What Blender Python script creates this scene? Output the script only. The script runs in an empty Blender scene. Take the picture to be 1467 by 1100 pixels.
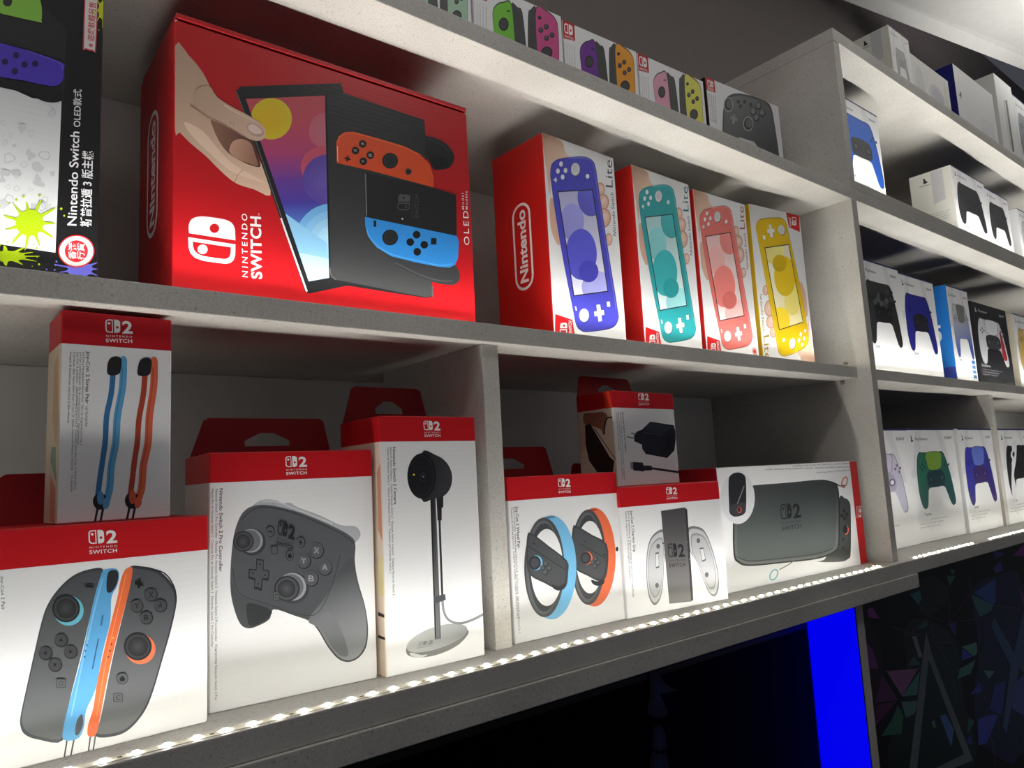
import bpy, bmesh, math, random
from mathutils import Vector, Matrix
from mathutils.geometry import tessellate_polygon

# ------------------------------------------------------------------ camera, light, exposure
sc = bpy.context.scene
COL = sc.collection
FPX, CX, CY = 1050.0, 733.5, 550.0            # focal length and centre for a 1467 x 1100 frame
YAW, PITCH, ROLL = 0.6885878, 0.1290698, -0.0516954
EYE = Vector((0.0, -0.5, 1.55))               # lower board's front edge is the plane y = 0
_f = Vector((math.sin(YAW) * math.cos(PITCH), math.cos(YAW) * math.cos(PITCH), math.sin(PITCH)))
_r = _f.cross(Vector((0, 0, 1))).normalized()
_u = _r.cross(_f)
RT = math.cos(ROLL) * _r + math.sin(ROLL) * _u
UP = -math.sin(ROLL) * _r + math.cos(ROLL) * _u
FW = _f
cam_data = bpy.data.cameras.new('camera')
cam = bpy.data.objects.new('camera', cam_data)
COL.objects.link(cam)
cam.matrix_world = Matrix(((RT.x, UP.x, -FW.x, EYE.x), (RT.y, UP.y, -FW.y, EYE.y), (RT.z, UP.z, -FW.z, EYE.z), (0, 0, 0, 1)))
cam_data.sensor_width = 36
cam_data.sensor_fit = 'HORIZONTAL'
cam_data.lens = FPX / 1467 * 36
cam_data.clip_start = 0.01
sc.camera = cam
sc.view_settings.view_transform = 'Standard'
sc.view_settings.look = 'None'
sc.view_settings.gamma = 1.0
sc.view_settings.use_curve_mapping = False
sc.view_settings.exposure = 0.0

world = bpy.data.worlds.new('world')
sc.world = world
world.use_nodes = True
world.node_tree.nodes['Background'].inputs[0].default_value = (0.80, 0.85, 1.0, 1)
world.node_tree.nodes['Background'].inputs[1].default_value = 0.06

LED_POWER = 120.0
TAPE_WATTS = 0.70                             # per metre of tape, from an added area lamp with narrowed spread
for nm, loc, pw in (('room_fill_lamp', (-0.15, -0.45, 2.36), 2.6), ('room_fill_lamp', (0.6, -0.45, 2.36), 2.4), ('room_fill_lamp', (1.4, -0.5, 2.36), 0.4)):  # unseen point lamps added to fill the shelf fronts from above
    ld = bpy.data.lights.new(nm, 'POINT')
    ld.energy = pw
    ld.shadow_soft_size = 0.05
    ld.color = (1.0, 0.98, 0.95)
    lo = bpy.data.objects.new(nm, ld)
    COL.objects.link(lo)
    lo.location = loc

ld = bpy.data.lights.new('ceiling_fill_spot', 'SPOT')          # unseen spot added to brighten the ceiling on the right
ld.energy = 22.0; ld.spot_size = math.radians(112); ld.spot_blend = .8; ld.shadow_soft_size = .06; ld.color = (1.0, .98, .95)
lo = bpy.data.objects.new('ceiling_fill_spot', ld); COL.objects.link(lo)
lo.location = (2.3, -0.32, 2.12); lo.rotation_euler = (math.pi, 0, 0)

# ------------------------------------------------------------------ pixel helpers
def ray(p):
    return FW + RT * ((p[0] - CX) / FPX) - UP * ((p[1] - CY) / FPX)

def onplane(p, q, n):
    d = ray(p)
    return EYE + d * ((Vector(q) - EYE).dot(n) / d.dot(n))

def onY(p, y):
    return onplane(p, (0, y, 0), Vector((0, 1, 0)))

def onZ(p, z):
    return onplane(p, (0, 0, z), Vector((0, 0, 1)))

class Crop:                                    # a magnified view of the photograph -> frame pixels
    def __init__(s, x, y, k): s.x, s.y, s.k = x, y, k
    def __call__(s, pts):
        if isinstance(pts[0], (int, float)): return (s.x + pts[0] / s.k, s.y + pts[1] / s.k)
        return [(s.x + a / s.k, s.y + b / s.k) for a, b in pts]
    def d(s, r): return r / s.k
K4 = 3.997
A5, B1, B2, B3, B4 = Crop(0, 275, K4), Crop(0, 550, K4), Crop(367, 550, K4), Crop(734, 550, K4), Crop(1100, 550, K4)
A4, A8, B8 = Crop(1100, 0, K4), Crop(1100, 275, K4), Crop(1100, 825, K4)
ZO, ZL, ZT, ZJ, ZP, ZW, ZB, ZA = (Crop(190, 0, 2.2922), Crop(690, 160, 2.667), Crop(600, 0, 2.7167), Crop(0, 420, 1.617),
                                  Crop(240, 540, 2.2), Crop(690, 500, 2.5), Crop(0, 0, 2.6192), Crop(720, 520, 4.3147))

# ------------------------------------------------------------------ materials
def lin(c):
    return tuple(((v / 255) / 12.92 if v / 255 <= 0.04045 else ((v / 255 + 0.055) / 1.055) ** 2.4) for v in c[:3]) + (1.0,)

def new_mat(name):
    m = bpy.data.materials.new(name)
    m.use_nodes = True
    nt = m.node_tree
    return m, nt, nt.nodes['Principled BSDF']

def plain(name, c, rough=0.5, metal=0.0, bump=0.0, bscale=200.0):
    m, nt, b = new_mat(name)
    tc = nt.nodes.new('ShaderNodeTexCoord')
    nz = nt.nodes.new('ShaderNodeTexNoise')
    nz.inputs['Scale'].default_value = bscale
    nt.links.new(tc.outputs['Object'], nz.inputs['Vector'])
    mx = nt.nodes.new('ShaderNodeMix'); mx.data_type = 'RGBA'
    l = lin(c)
    mx.inputs['A'].default_value = tuple(v * 0.94 for v in l[:3]) + (1,)
    mx.inputs['B'].default_value = tuple(min(1, v * 1.06) for v in l[:3]) + (1,)
    nt.links.new(nz.outputs['Fac'], mx.inputs['Factor'])
    nt.links.new(mx.outputs['Result'], b.inputs['Base Color'])
    b.inputs['Roughness'].default_value = rough
    b.inputs['Metallic'].default_value = metal
    if bump:
        bp = nt.nodes.new('ShaderNodeBump'); bp.inputs['Strength'].default_value = bump; bp.inputs['Distance'].default_value = 0.001
        nt.links.new(nz.outputs['Fac'], bp.inputs['Height']); nt.links.new(bp.outputs['Normal'], b.inputs['Normal'])
    return m

def emit(name, c, s):
    m, nt, b = new_mat(name)
    b.inputs['Base Color'].default_value = (.01, .01, .01, 1)
    b.inputs['Emission Color'].default_value = lin(c)
    b.inputs['Emission Strength'].default_value = s
    return m

def laminate():
    m, nt, b = new_mat('stone_laminate')
    N, L = nt.nodes.new, nt.links.new
    tc = N('ShaderNodeTexCoord')
    def noise(s, det, rgh=0.5):
        n = N('ShaderNodeTexNoise'); n.inputs['Scale'].default_value = s; n.inputs['Detail'].default_value = det
        n.inputs['Roughness'].default_value = rgh; L(tc.outputs['Object'], n.inputs['Vector']); return n
    def ramp(src, p0, c0, p1, c1):
        r = N('ShaderNodeValToRGB'); r.color_ramp.elements[0].position = p0; r.color_ramp.elements[0].color = c0
        r.color_ramp.elements[1].position = p1; r.color_ramp.elements[1].color = c1; L(src, r.inputs['Fac']); return r
    cloud = ramp(noise(9, 4).outputs['Fac'], .35, lin((196, 192, 186)), .7, lin((212, 208, 202)))
    grain = ramp(noise(620, 3, .7).outputs['Fac'], .34, (.76, .76, .76, 1), .58, (1.04, 1.04, 1.04, 1))
    spots = ramp(noise(300, 1).outputs['Fac'], .24, (.5, .5, .5, 1), .34, (1, 1, 1, 1))
    m1 = N('ShaderNodeMix'); m1.data_type = 'RGBA'; m1.blend_type = 'MULTIPLY'; m1.inputs['Factor'].default_value = .75
    L(cloud.outputs['Color'], m1.inputs['A']); L(grain.outputs['Color'], m1.inputs['B'])
    m2 = N('ShaderNodeMix'); m2.data_type = 'RGBA'; m2.blend_type = 'MULTIPLY'; m2.inputs['Factor'].default_value = .7
    L(m1.outputs['Result'], m2.inputs['A']); L(spots.outputs['Color'], m2.inputs['B'])
    L(m2.outputs['Result'], b.inputs['Base Color'])
    b.inputs['Roughness'].default_value = .55
    bp = N('ShaderNodeBump'); bp.inputs['Strength'].default_value = .12; bp.inputs['Distance'].default_value = .0006
    L(grain.outputs['Color'], bp.inputs['Height']); L(bp.outputs['Normal'], b.inputs['Normal'])
    return m

def card():                                     # printed, coated corrugated card: ink colour stored per vertex
    m, nt, b = new_mat('printed_card')
    N, L = nt.nodes.new, nt.links.new
    at = N('ShaderNodeAttribute'); at.attribute_name = 'ink'
    L(at.outputs['Color'], b.inputs['Base Color'])
    tc = N('ShaderNodeTexCoord')
    wv = N('ShaderNodeTexWave'); wv.bands_direction = 'Z'; wv.inputs['Scale'].default_value = 75; wv.inputs['Distortion'].default_value = .6
    L(tc.outputs['Object'], wv.inputs['Vector'])
    bp = N('ShaderNodeBump'); bp.inputs['Strength'].default_value = .035; bp.inputs['Distance'].default_value = .0006
    L(wv.outputs['Fac'], bp.inputs['Height']); L(bp.outputs['Normal'], b.inputs['Normal'])
    b.inputs['Roughness'].default_value = .42
    b.inputs['Specular IOR Level'].default_value = .35
    return m

LAM, CARD = laminate(), card()
WALL = plain('grey_wall_paint', (118, 110, 108), .8, bump=.2, bscale=60)
CEIL = plain('white_ceiling_paint', (238, 237, 232), .8, bump=.1, bscale=40)
PANEL = plain('pale_back_board', (236, 234, 232), .7, bscale=30)
FLOORM = plain('dark_floor', (70, 66, 64), .5, bscale=20)
BLACKPL = plain('black_screen', (5, 5, 7), .6)
BLACKPL.node_tree.nodes['Principled BSDF'].inputs['Specular IOR Level'].default_value = .06
BEZEL = plain('black_satin_plastic', (14, 14, 15), .4)
STEEL = plain('nickel_pin', (190, 186, 178), .3, 1.0)
TAPE = plain('white_led_tape', (205, 200, 185), .5)
COPPER = plain('solder_pad', (120, 100, 70), .5)
DIMB = [None] * 3
LEDM = emit('led_chip_light', (255, 252, 236), LED_POWER)
BLUEM = emit('blue_led_light', (0, 0, 255), .84)
CABLE = plain('clear_cable', (150, 128, 110), .4)

# ------------------------------------------------------------------ object helpers
def link(name, me, parent=None, mat=None):
    o = bpy.data.objects.new(name, me)
    COL.objects.link(o)
    if parent is not None: o.parent = parent
    if mat is not None and me is not None: me.materials.append(mat)
    return o

def tag(o, label, cat, group=None):
    o['label'] = label; o['category'] = cat
    if group: o['group'] = group
    return o

def empty(name, loc, rz=0.0):
    o = bpy.data.objects.new(name, None)
    COL.objects.link(o)
    o.empty_display_size = .02
    o.location = loc; o.rotation_euler = (0, 0, rz)
    return o

def box_mesh(name, x0, x1, y0, y1, z0, z1, bev=0.0008):
    bm = bmesh.new()
    bmesh.ops.create_cube(bm, size=1.0)
    for v in bm.verts:
        v.co = ((x0 + x1) / 2 + v.co.x * (x1 - x0), (y0 + y1) / 2 + v.co.y * (y1 - y0), (z0 + z1) / 2 + v.co.z * (z1 - z0))
    if bev: bmesh.ops.bevel(bm, geom=bm.edges[:], offset=bev, segments=2, affect='EDGES', profile=.5)
    me = bpy.data.meshes.new(name); bm.to_mesh(me); bm.free()
    return me

def slab(name, x0, x1, y0, y1, z0, z1, mat, parent=None, bev=0.0008):
    return link(name, box_mesh(name, x0, x1, y0, y1, z0, z1, bev), parent, mat)

def poly_mesh(name, pts, faces):
    me = bpy.data.meshes.new(name); me.from_pydata(pts, [], faces); me.update(); return me

def ink(me, cols):
    a = me.color_attributes.new('ink', 'FLOAT_COLOR', 'POINT')
    flat = []
    for c in cols: flat.extend(c)
    a.data.foreach_set('color', flat)

# ------------------------------------------------------------------ 2D drawing
def smooth(pts, n=5):
    out, m = [], len(pts)
    for i in range(m):
        p0, p1, p2, p3 = pts[i - 1], pts[i], pts[(i + 1) % m], pts[(i + 2) % m]
        for k in range(n):
            t = k / n
            out.append(tuple(.5 * (2 * p1[j] + (p2[j] - p0[j]) * t + (2 * p0[j] - 5 * p1[j] + 4 * p2[j] - p3[j]) * t * t
                                   + (3 * p1[j] - p0[j] - 3 * p2[j] + p3[j]) * t ** 3) for j in (0, 1)))
    return out

def spline(pts, n=6):
    if len(pts) < 3: return list(pts)
    q = [pts[0]] + list(pts) + [pts[-1]]
    out = []
    for i in range(1, len(q) - 2):
        p0, p1, p2, p3 = q[i - 1:i + 3]
        for k in range(n):
            t = k / n
            out.append(tuple(.5 * (2 * p1[j] + (p2[j] - p0[j]) * t + (2 * p0[j] - 5 * p1[j] + 4 * p2[j] - p3[j]) * t * t
                                   + (3 * p1[j] - p0[j] - 3 * p2[j] + p3[j]) * t ** 3) for j in (0, 1)))
    return out + [pts[-1]]

def ell(cx, cy, rx, ry=None, a=0.0, n=28):
    ry = rx if ry is None else ry
    c, s = math.cos(a), math.sin(a)
    return [(cx + c * rx * math.cos(t) - s * ry * math.sin(t), cy + s * rx * math.cos(t) + c * ry * math.sin(t))
            for t in (2 * math.pi * i / n for i in range(n))]

def rrect(x0, y0, x1, y1, r):
    if isinstance(r, (int, float)): r = (r, r, r, r)
    out = []
    for (cx, cy, sx, sy, a0), rr in zip(((x1, y1, -1, -1, 0), (x0, y1, 1, -1, 90), (x0, y0, 1, 1, 180), (x1, y0, -1, 1, 270)), r):
        if rr <= 0: out.append((cx, cy)); continue
        for k in range(6):
            a = math.radians(a0 + 18 * k)
            out.append((cx + sx * rr + rr * math.cos(a), cy + sy * rr + rr * math.sin(a)))
    return out

def scaled(pts, k, dx=0.0, dy=0.0):
    mx = sum(p[0] for p in pts) / len(pts); my = sum(p[1] for p in pts) / len(pts)
    return [(mx + (p[0] - mx) * k + dx, my + (p[1] - my) * k + dy) for p in pts]

def band(pts, w, taper=1.0):
    L, Rr = [], []
    n = len(pts)
    for i in range(n):
        a, b = pts[max(0, i - 1)], pts[min(n - 1, i + 1)]
        dx, dy = b[0] - a[0], b[1] - a[1]
        l = math.hypot(dx, dy) or 1
        h = w / 2 * (1 + (taper - 1) * i / max(1, n - 1))
        L.append((pts[i][0] - dy / l * h, pts[i][1] + dx / l * h)); Rr.append((pts[i][0] + dy / l * h, pts[i][1] - dx / l * h))
    return L, Rr

def clip(poly, cv):
    area = sum(cv[i - 1][0] * cv[i][1] - cv[i][0] * cv[i - 1][1] for i in range(len(cv)))
    sg = 1 if area > 0 else -1
    for i in range(len(cv)):
        a, b = cv[i - 1], cv[i]
        out = []
        side = lambda p: sg * ((b[0] - a[0]) * (p[1] - a[1]) - (b[1] - a[1]) * (p[0] - a[0]))
        for j in range(len(poly)):
            p, q = poly[j - 1], poly[j]
            sp, sq = side(p), side(q)
            if (sp >= 0) != (sq >= 0):
                t = sp / (sp - sq); out.append((p[0] + (q[0] - p[0]) * t, p[1] + (q[1] - p[1]) * t))
            if sq >= 0: out.append(q)
        poly = out
        if not poly: return []
    return poly

_glyph = {}
def glyphs(s, bold, sp=1.0):
    key = (s, bold, sp)
    if key not in _glyph:
        c = bpy.data.curves.new('t', 'FONT')
        c.body = s; c.resolution_u = 2 if len(s) > 24 else 4; c.offset = bold; c.space_character = sp; c.fill_mode = 'FRONT'
        o = bpy.data.objects.new('t', c)
        me = bpy.data.meshes.new_from_object(o)
        vs = [(v.co.x, v.co.y) for v in me.vertices]; fs = [tuple(p.vertices) for p in me.polygons]
        bpy.data.objects.remove(o); bpy.data.curves.remove(c); bpy.data.meshes.remove(me)
        if vs:
            x0, x1 = min(v[0] for v in vs), max(v[0] for v in vs)
            y0 = 0.0; y1 = 0.72
            vs = [((v[0] - x0) / (x1 - x0), (v[1] - y0) / (y1 - y0)) for v in vs]
        _glyph[key] = (vs, fs)
    return _glyph[key]

EPS = 0.000006
class Face:                                     # a flat side of a carton: origin, along, up, outward normal (world)
    def __init__(s, o, u, v, n, w, h): s.o, s.u, s.v, s.n, s.w, s.h = o, u, v, n, w, h
    def uv(s, p):
        d = onplane(p, s.o, s.n) - s.o
        return (d.dot(s.u), d.dot(s.v))

class Print:
    def __init__(s, thing, face, name, lift=0):
        s.t, s.f, s.name, s.V, s.F, s.C, s.k = thing, face, name, [], [], [], 1 + lift
    # raw polygons in face metres
    def tri(s, vs, fs, cols):
        b = len(s.V)
        m_ = .0003
        vs = [(max(m_, min(s.f.w - m_, a)), max(m_, min(s.f.h - m_, c))) for a, c in vs]
        off = s.f.n * (EPS * s.k)
        for a, c in vs: s.V.append(s.f.o + s.f.u * a + s.f.v * c + off)
        s.F.extend(tuple(b + i for i in f) for f in fs); s.C.extend(cols)
    def poly_uv(s, pts, col, grad=None):
        if len(pts) < 3: return
        fs = tessellate_polygon([[Vector((a, b, 0)) for a, b in pts]])
        if grad:                                # (point a, colour a, point b, colour b) in uv
            (ax, ay), ca, (bx, by), cb = grad
            ca, cb = lin(ca), lin(cb); d2 = (bx - ax) ** 2 + (by - ay) ** 2
            cols = []
            for x, y in pts:
                t = max(0, min(1, ((x - ax) * (bx - ax) + (y - ay) * (by - ay)) / d2))
                cols.append(tuple(ca[i] + (cb[i] - ca[i]) * t for i in range(4)))
        else: cols = [lin(col)] * len(pts)
        s.tri(pts, fs, cols); s.k += 1
    # the same from frame pixels
    def poly(s, pts, col=None, grad=None):
        g = None
        if grad: g = (s.f.uv(grad[0]), grad[1], s.f.uv(grad[2]), grad[3])
        s.poly_uv([s.f.uv(p) for p in pts], col, g)
    def blob(s, pts, edge, mid, n=6, to=.35, dx=0, dy=0):   # nested outlines from edge colour to middle colour
        for i in range(n):
            t = i / (n - 1)
            s.poly(scaled(pts, 1 - (1 - to) * t, dx * t, dy * t), tuple(edge[j] + (mid[j] - edge[j]) * t for j in range(3)))
    def stroke(s, pts, w, col, taper=1.0, curve=True):
        pts = spline(pts) if curve else list(pts)
        L, R = band(pts, w, taper)
        a = [s.f.uv(p) for p in L]; b = [s.f.uv(p) for p in R]
        n = len(a)
        s.tri(a + b, [(i, i + 1, n + i + 1, n + i) for i in range(n - 1)], [lin(col)] * (2 * n)); s.k += 1
    def ring_uv(s, outer, inner, col):
        n = len(outer)
        s.tri(outer + inner, [(i, (i + 1) % n, n + (i + 1) % n, n + i) for i in range(n)], [lin(col)] * (2 * n)); s.k += 1
    def ring(s, outer, inner, col): s.ring_uv([s.f.uv(p) for p in outer], [s.f.uv(p) for p in inner], col)
    def text_uv(s, txt, p0, p1, pt, col, bold=0.0, sp=1.0):
        vs, fs = glyphs(txt, bold, sp)
        if not vs: return
        ax, ay = p1[0] - p0[0], p1[1] - p0[1]; bx, by = pt[0] - p0[0], pt[1] - p0[1]
        s.tri([(p0[0] + ax * x + bx * y, p0[1] + ay * x + by * y) for x, y in vs], fs, [lin(col)] * len(vs)); s.k += 1
    def text(s, txt, p0, p1, pt, col, bold=0.0, sp=1.0): s.text_uv(txt, s.f.uv(p0), s.f.uv(p1), s.f.uv(pt), col, bold, sp)
    def build(s):
        if not s.V: return None
        inv = s.t.matrix_basis.inverted()
        me = poly_mesh(s.name, [inv @ v for v in s.V], s.F)
        ink(me, s.C)
        return link(s.name, me, getattr(s, 'on', None) or s.t, CARD)

def logo2(p, TL, TR, BL, col, dark=None):       # two controller halves, a numeral and two words
    a, b, c = p.f.uv(TL), p.f.uv(TR), p.f.uv(BL)
    M = lambda pts: [(a[0] + (b[0] - a[0]) * x + (c[0] - a[0]) * y, a[1] + (b[1] - a[1]) * x + (c[1] - a[1]) * y) for x, y in pts]
    o = rrect(0, 0, .27, .57, (0, .13, .13, 0)); i = rrect(.045, .05, .235, .52, (0, .09, .09, 0))
    p.ring_uv(M(o), M(i), col); p.poly_uv(M(ell(.13, .17, .05, .055, n=14)), col)
    p.poly_uv(M(rrect(.315, 0, .54, .57, (.13, 0, 0, .13))), col)
    if dark: p.poly_uv(M(ell(.43, .33, .05, .055, n=14)), dark)
    T = lambda s, x0, x1, yb, yt, bd, sp=1.0: p.text_uv(s, *M([(x0, yb), (x1, yb), (x0, yt)]), col, bd, sp)
    T('2', .61, 1.0, .57, .04, .03); T('NINTENDO', .02, .98, .755, .675, .004, 1.5); T('SWITCH', .0, .97, .98, .825, .02, 1.12)

def logo1(p, TL, TR, BL, col, dark, words=True):
    a, b, c = p.f.uv(TL), p.f.uv(TR), p.f.uv(BL)
    M = lambda pts: [(a[0] + (b[0] - a[0]) * x + (c[0] - a[0]) * y, a[1] + (b[1] - a[1]) * x + (c[1] - a[1]) * y) for x, y in pts]
    e = .62 if words else 1.0
    p.ring_uv(M(rrect(.0, 0, .48, e, (0, .2, .2, 0))), M(rrect(.08, .07, .40, e - .07, (0, .13, .13, 0))), col)
    p.poly_uv(M(ell(.23, e * .3, .08, .08, n=14)), col)
    p.poly_uv(M(rrect(.54, 0, 1.0, e, (.2, 0, 0, .2))), col); p.poly_uv(M(ell(.78, e * .55, .09, .09, n=14)), dark)
    if words:
        for s, yb, yt, bd in (('NINTENDO', .8, .69, .012), ('SWITCH', 1.0, .83, .03)):
            p.text_uv(s, *M([(0, yb), (1, yb), (0, yt)]), col, bd)

def capsule_logo(p, top, bot, lft, rgt, word, col):  # word inside a rounded outline, reading upwards
    t, b, l, r = (p.f.uv(q) for q in (top, bot, lft, rgt))
    cx, cy = (t[0] + b[0]) / 2, (t[1] + b[1]) / 2
    hl, hw = abs(t[1] - b[1]) / 2, abs(r[0] - l[0]) / 2
    th = hw * .2
    p.ring_uv([(cx + x, cy + y) for x, y in rrect(-hw, -hl, hw, hl, hw * .98)],
              [(cx + x, cy + y) for x, y in rrect(-hw + th, -hl + th, hw - th, hl - th, (hw - th) * .98)], col)
    p.text_uv(word, (cx + hw * .42, cy - hl * .83), (cx + hw * .42, cy + hl * .83), (cx - hw * .45, cy - hl * .83), col, .03)

def fine(p, lines, step=(0, 0)):                  # small print: (text, start, end, cap-top)
    for t, a, b, c, col, bd in lines: p.text(t, a, b, c, col, bd)

# ------------------------------------------------------------------ cartons
class Carton:
    def __init__(s, name, label, cat, bl, br, h, depth, white=(236, 236, 238), band=None, side=None, top=None, group=None, left=None, bev=.0008):
        bl, br = Vector(bl), Vector(br)
        u = Vector((br.x - bl.x, br.y - bl.y, 0)); w = u.length; u.normalize()
        n = Vector((u.y, -u.x, 0))                 # outward (towards the room)
        s.w, s.h, s.d, s.u, s.n = w, h, depth, u, n
        base = bl + u * (w / 2) - n * (depth / 2)
        s.e = empty(name, base, math.atan2(u.y, u.x))
        s.e.matrix_basis = Matrix.Translation(base) @ Matrix.Rotation(math.atan2(u.y, u.x), 4, 'Z')
        tag(s.e, label, cat, group)
        z = Vector((0, 0, 1))
        s.front = Face(bl, u, z, n, w, h)
        s.left = Face(bl - n * depth, n, z, -u, depth, h)
        s.bl = bl
        bm = bmesh.new(); bmesh.ops.create_cube(bm, size=1)
        for v in bm.verts: v.co = (v.co.x * w, v.co.y * depth, (v.co.z + .5) * h)
        bmesh.ops.bevel(bm, geom=bm.edges[:], offset=bev, segments=1, affect='EDGES')
        if band:
            bmesh.ops.bisect_plane(bm, geom=bm.verts[:] + bm.edges[:] + bm.faces[:], plane_co=(0, 0, h - band[0]), plane_no=(0, 0, 1))
        bmesh.ops.split_edges(bm, edges=bm.edges[:])
        cols = []
        bm.verts.ensure_lookup_table()
        vc = {}
        for f in bm.faces:
            c = f.calc_center_median(); nn = f.normal
            col = white
            if side and nn.x < -.9: col = side
            if band and c.z > h - band[0]: col = band[1]
            if top and (nn.z > .3): col = top
            if 0.3 < max(abs(nn.x), abs(nn.y), abs(nn.z)) < .95 and not band: col = tuple(min(255, int(q * 1.0 + 6)) for q in col)
            for v in f.verts: vc[v.index] = lin(col)
        bm.verts.index_update()
        vc = {}
        for f in bm.faces:
            c = f.calc_center_median(); nn = f.normal
            col = white
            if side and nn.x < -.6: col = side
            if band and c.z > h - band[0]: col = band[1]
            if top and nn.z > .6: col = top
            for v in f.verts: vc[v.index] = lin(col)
        me = bpy.data.meshes.new('carton'); bm.to_mesh(me); bm.free()
        ink(me, [vc.get(i, lin(white)) for i in range(len(me.vertices))])
        s.body = link('carton', me, s.e, CARD)
    def P(s, name, face='front', lift=0):
        p = Print(s.e, getattr(s, face), name, lift)
        if name.split('_')[1] in ('logo', 'lettering', 'caption', 'emblem', 'maker'): p.on = s.body
        return p
    def tab(s, x0, x1, height, col=(150, 18, 28), hole=None, slant=.012, lean=.006):   # hanging flap on the rear top edge, shade painted into its darker red
        h, y = s.h, s.d / 2
        X = lambda q: -s.w / 2 + q
        out = [(X(x0), 0), (X(x1), 0), (X(x1) - slant * .4, height * .93), (X(x1) - slant * .4 - .004, height), (X(x0) + slant + .004, height), (X(x0) + slant, height * .93)]
        loops = [out]
        if hole is None:
            c, hw = (X(x0) + X(x1)) / 2 + slant * .3, min(.022, (x1 - x0) * .16)
            hole = [(c - hw, height * .28), (c + hw, height * .28), (c + hw, height * .42), (c + hw * .3, height * .62), (c - hw * .3, height * .62), (c - hw, height * .42)]
        loops.append(hole)
        flat = [p for l in loops for p in l]
        tri = tessellate_polygon([[Vector((a, b, 0)) for a, b in l] for l in loops])
        th = .0012
        V = []
        for k in (0, 1):
            for a, b in flat: V.append((a, y - th * k + lean * b / height, h + b - .0005))
        n = len(flat)
        Fc = [tuple(t) for t in tri] + [tuple(n + i for i in reversed(t)) for t in tri]
        st = 0
        for l in loops:
            m = len(l)
            for i in range(m): Fc.append((st + i, st + (i + 1) % m, n + st + (i + 1) % m, n + st + i))
            st += m
        me = poly_mesh('hang_tab', V, Fc); ink(me, [lin(col)] * len(V))
        return link('hang_tab', me, s.e, CARD)

def on_shelf_fit(BL, BR, TL, TR, zb):              # carton below eye level: feet read off the shelf
    a, b = onZ(BL, zb), onZ(BR, zb)
    n = Vector((b.y - a.y, -(b.x - a.x), 0)).normalized()
    t1, t2 = onplane(TL, a, n), onplane(TR, a, n)
    return a, b, ((t1.z + t2.z) / 2 - zb)

def high_fit(TL, TR, y0, zb, yaw=None):            # carton above eye level: front-left edge at depth y0
    a = onY(TL, y0)
    b = onZ(TR, a.z)
    if yaw is not None:
        d = Vector((math.cos(math.radians(yaw)), math.sin(math.radians(yaw)), 0)); n = Vector((d.y, -d.x, 0))
        b = onplane(TR, a, n)
    return Vector((a.x, a.y, zb)), Vector((b.x, b.y, zb)), a.z - zb

def side_depth(bl, br, p):                          # depth from the pixel of the rear top-left corner
    u = (Vector(br) - Vector(bl)); u.z = 0; u.normalize()
    q = onplane(p, bl, u)
    return abs((q - Vector(bl)).dot(Vector((-u.y, u.x, 0))))

RED, INKW, INKK = (196, 20, 30), (238, 238, 240), (34, 34, 38)
# ------------------------------------------------------------------ the setting
def structure(o, label=None):
    o['kind'] = 'structure'
    if label: o['label'] = label
    return o
structure(slab('wall_back', -1.6, 7.5, .31, .36, 0, 3.0, WALL, bev=0), 'grey painted wall behind the lit display shelves')
structure(slab('floor', -1.6, 4.2, -3.0, .36, -.05, 0, FLOORM, bev=0), 'dark shop floor below the shelves')
ZC = 2.75
c1a, c1b = onZ((1208, 0), ZC - .02), onZ((1467, 100), ZC - .02)
c2a, c2b = onZ((1280, 0), ZC), onZ((1467, 72), ZC)
def ext(a, b, x):
    t = (x - a.x) / (b.x - a.x); return a + (b - a) * t
L1, R1, L2, R2_ = ext(c1a, c1b, 1.7), ext(c1a, c1b, 7.5), ext(c2a, c2b, 1.7), ext(c2a, c2b, 7.5)
up = Vector((0, 0, .12))
me = poly_mesh('ceiling', [L2, R2_, Vector((7.5, -3, ZC)), Vector((-1.6, -3, ZC)), Vector((-1.6, .31, ZC)), Vector((1.7, .31, ZC)) if L2.y < .31 else L2 + Vector((-.001, 0, 0))]
               , [(5, 4, 3, 2, 1, 0)])
structure(link('ceiling', me, None, CEIL), 'plain white ceiling at the upper right')
me = poly_mesh('trim_1', [L1, R1, R2_, L2, L1 + up, R1 + up, R2_ + up, L2 + up], [(3, 2, 1, 0), (4, 5, 6, 7), (0, 1, 5, 4), (1, 2, 6, 5), (2, 3, 7, 6), (3, 0, 4, 7)])
structure(link('trim_1', me, None, CEIL), 'pale angled cove along the ceiling edge')

BT, S2T, S2B, S1T, S1B, CFT = 1.3986, 1.6962, 1.6783, 1.9824, 1.963, 1.9976
unit = empty('display_shelving', (0.5, .16, 0))
tag(unit, 'long stone-laminate wall shelving with lit shelves of game cartons', 'shelving')
unit_parts = []
def upart(name, *a, label=None):
    o = slab(name, *a, LAM)
    o.parent = unit; o.matrix_parent_inverse = unit.matrix_basis.inverted()
    if label: o['label'] = label
    return o
unit.matrix_basis = Matrix.Translation((0.5, .16, 0))
upart('bottom_board', -.6, 3.4, 0, .31, BT - .0201, BT)
upart('support_board', -.6, 1.181, -.0025, .31, BT - .0402, BT - .0203)
upart('shelf', -.6, 1.1368, .0335, .31, S2B, S2T)
upart('shelf', 1.1552, 3.4, .0335, .31, S2B, S2T)
upart('upper_shelf', -.6, 3.4, .012, .31, S1B, S1T)
upart('upright', 1.137, 1.155, .0125, .31, BT, S1B)
o = slab('back_panel', -.6, 1.1365, .3065, .3095, BT + .0002, S2B - .0002, PANEL); o.parent = unit; o.matrix_parent_inverse = unit.matrix_basis.inverted()
o = slab('back_panel', -.6, 1.1365, .3065, .3095, S2T + .0002, S1B - .0002, PANEL); o.parent = unit; o.matrix_parent_inverse = unit.matrix_basis.inverted()
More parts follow.
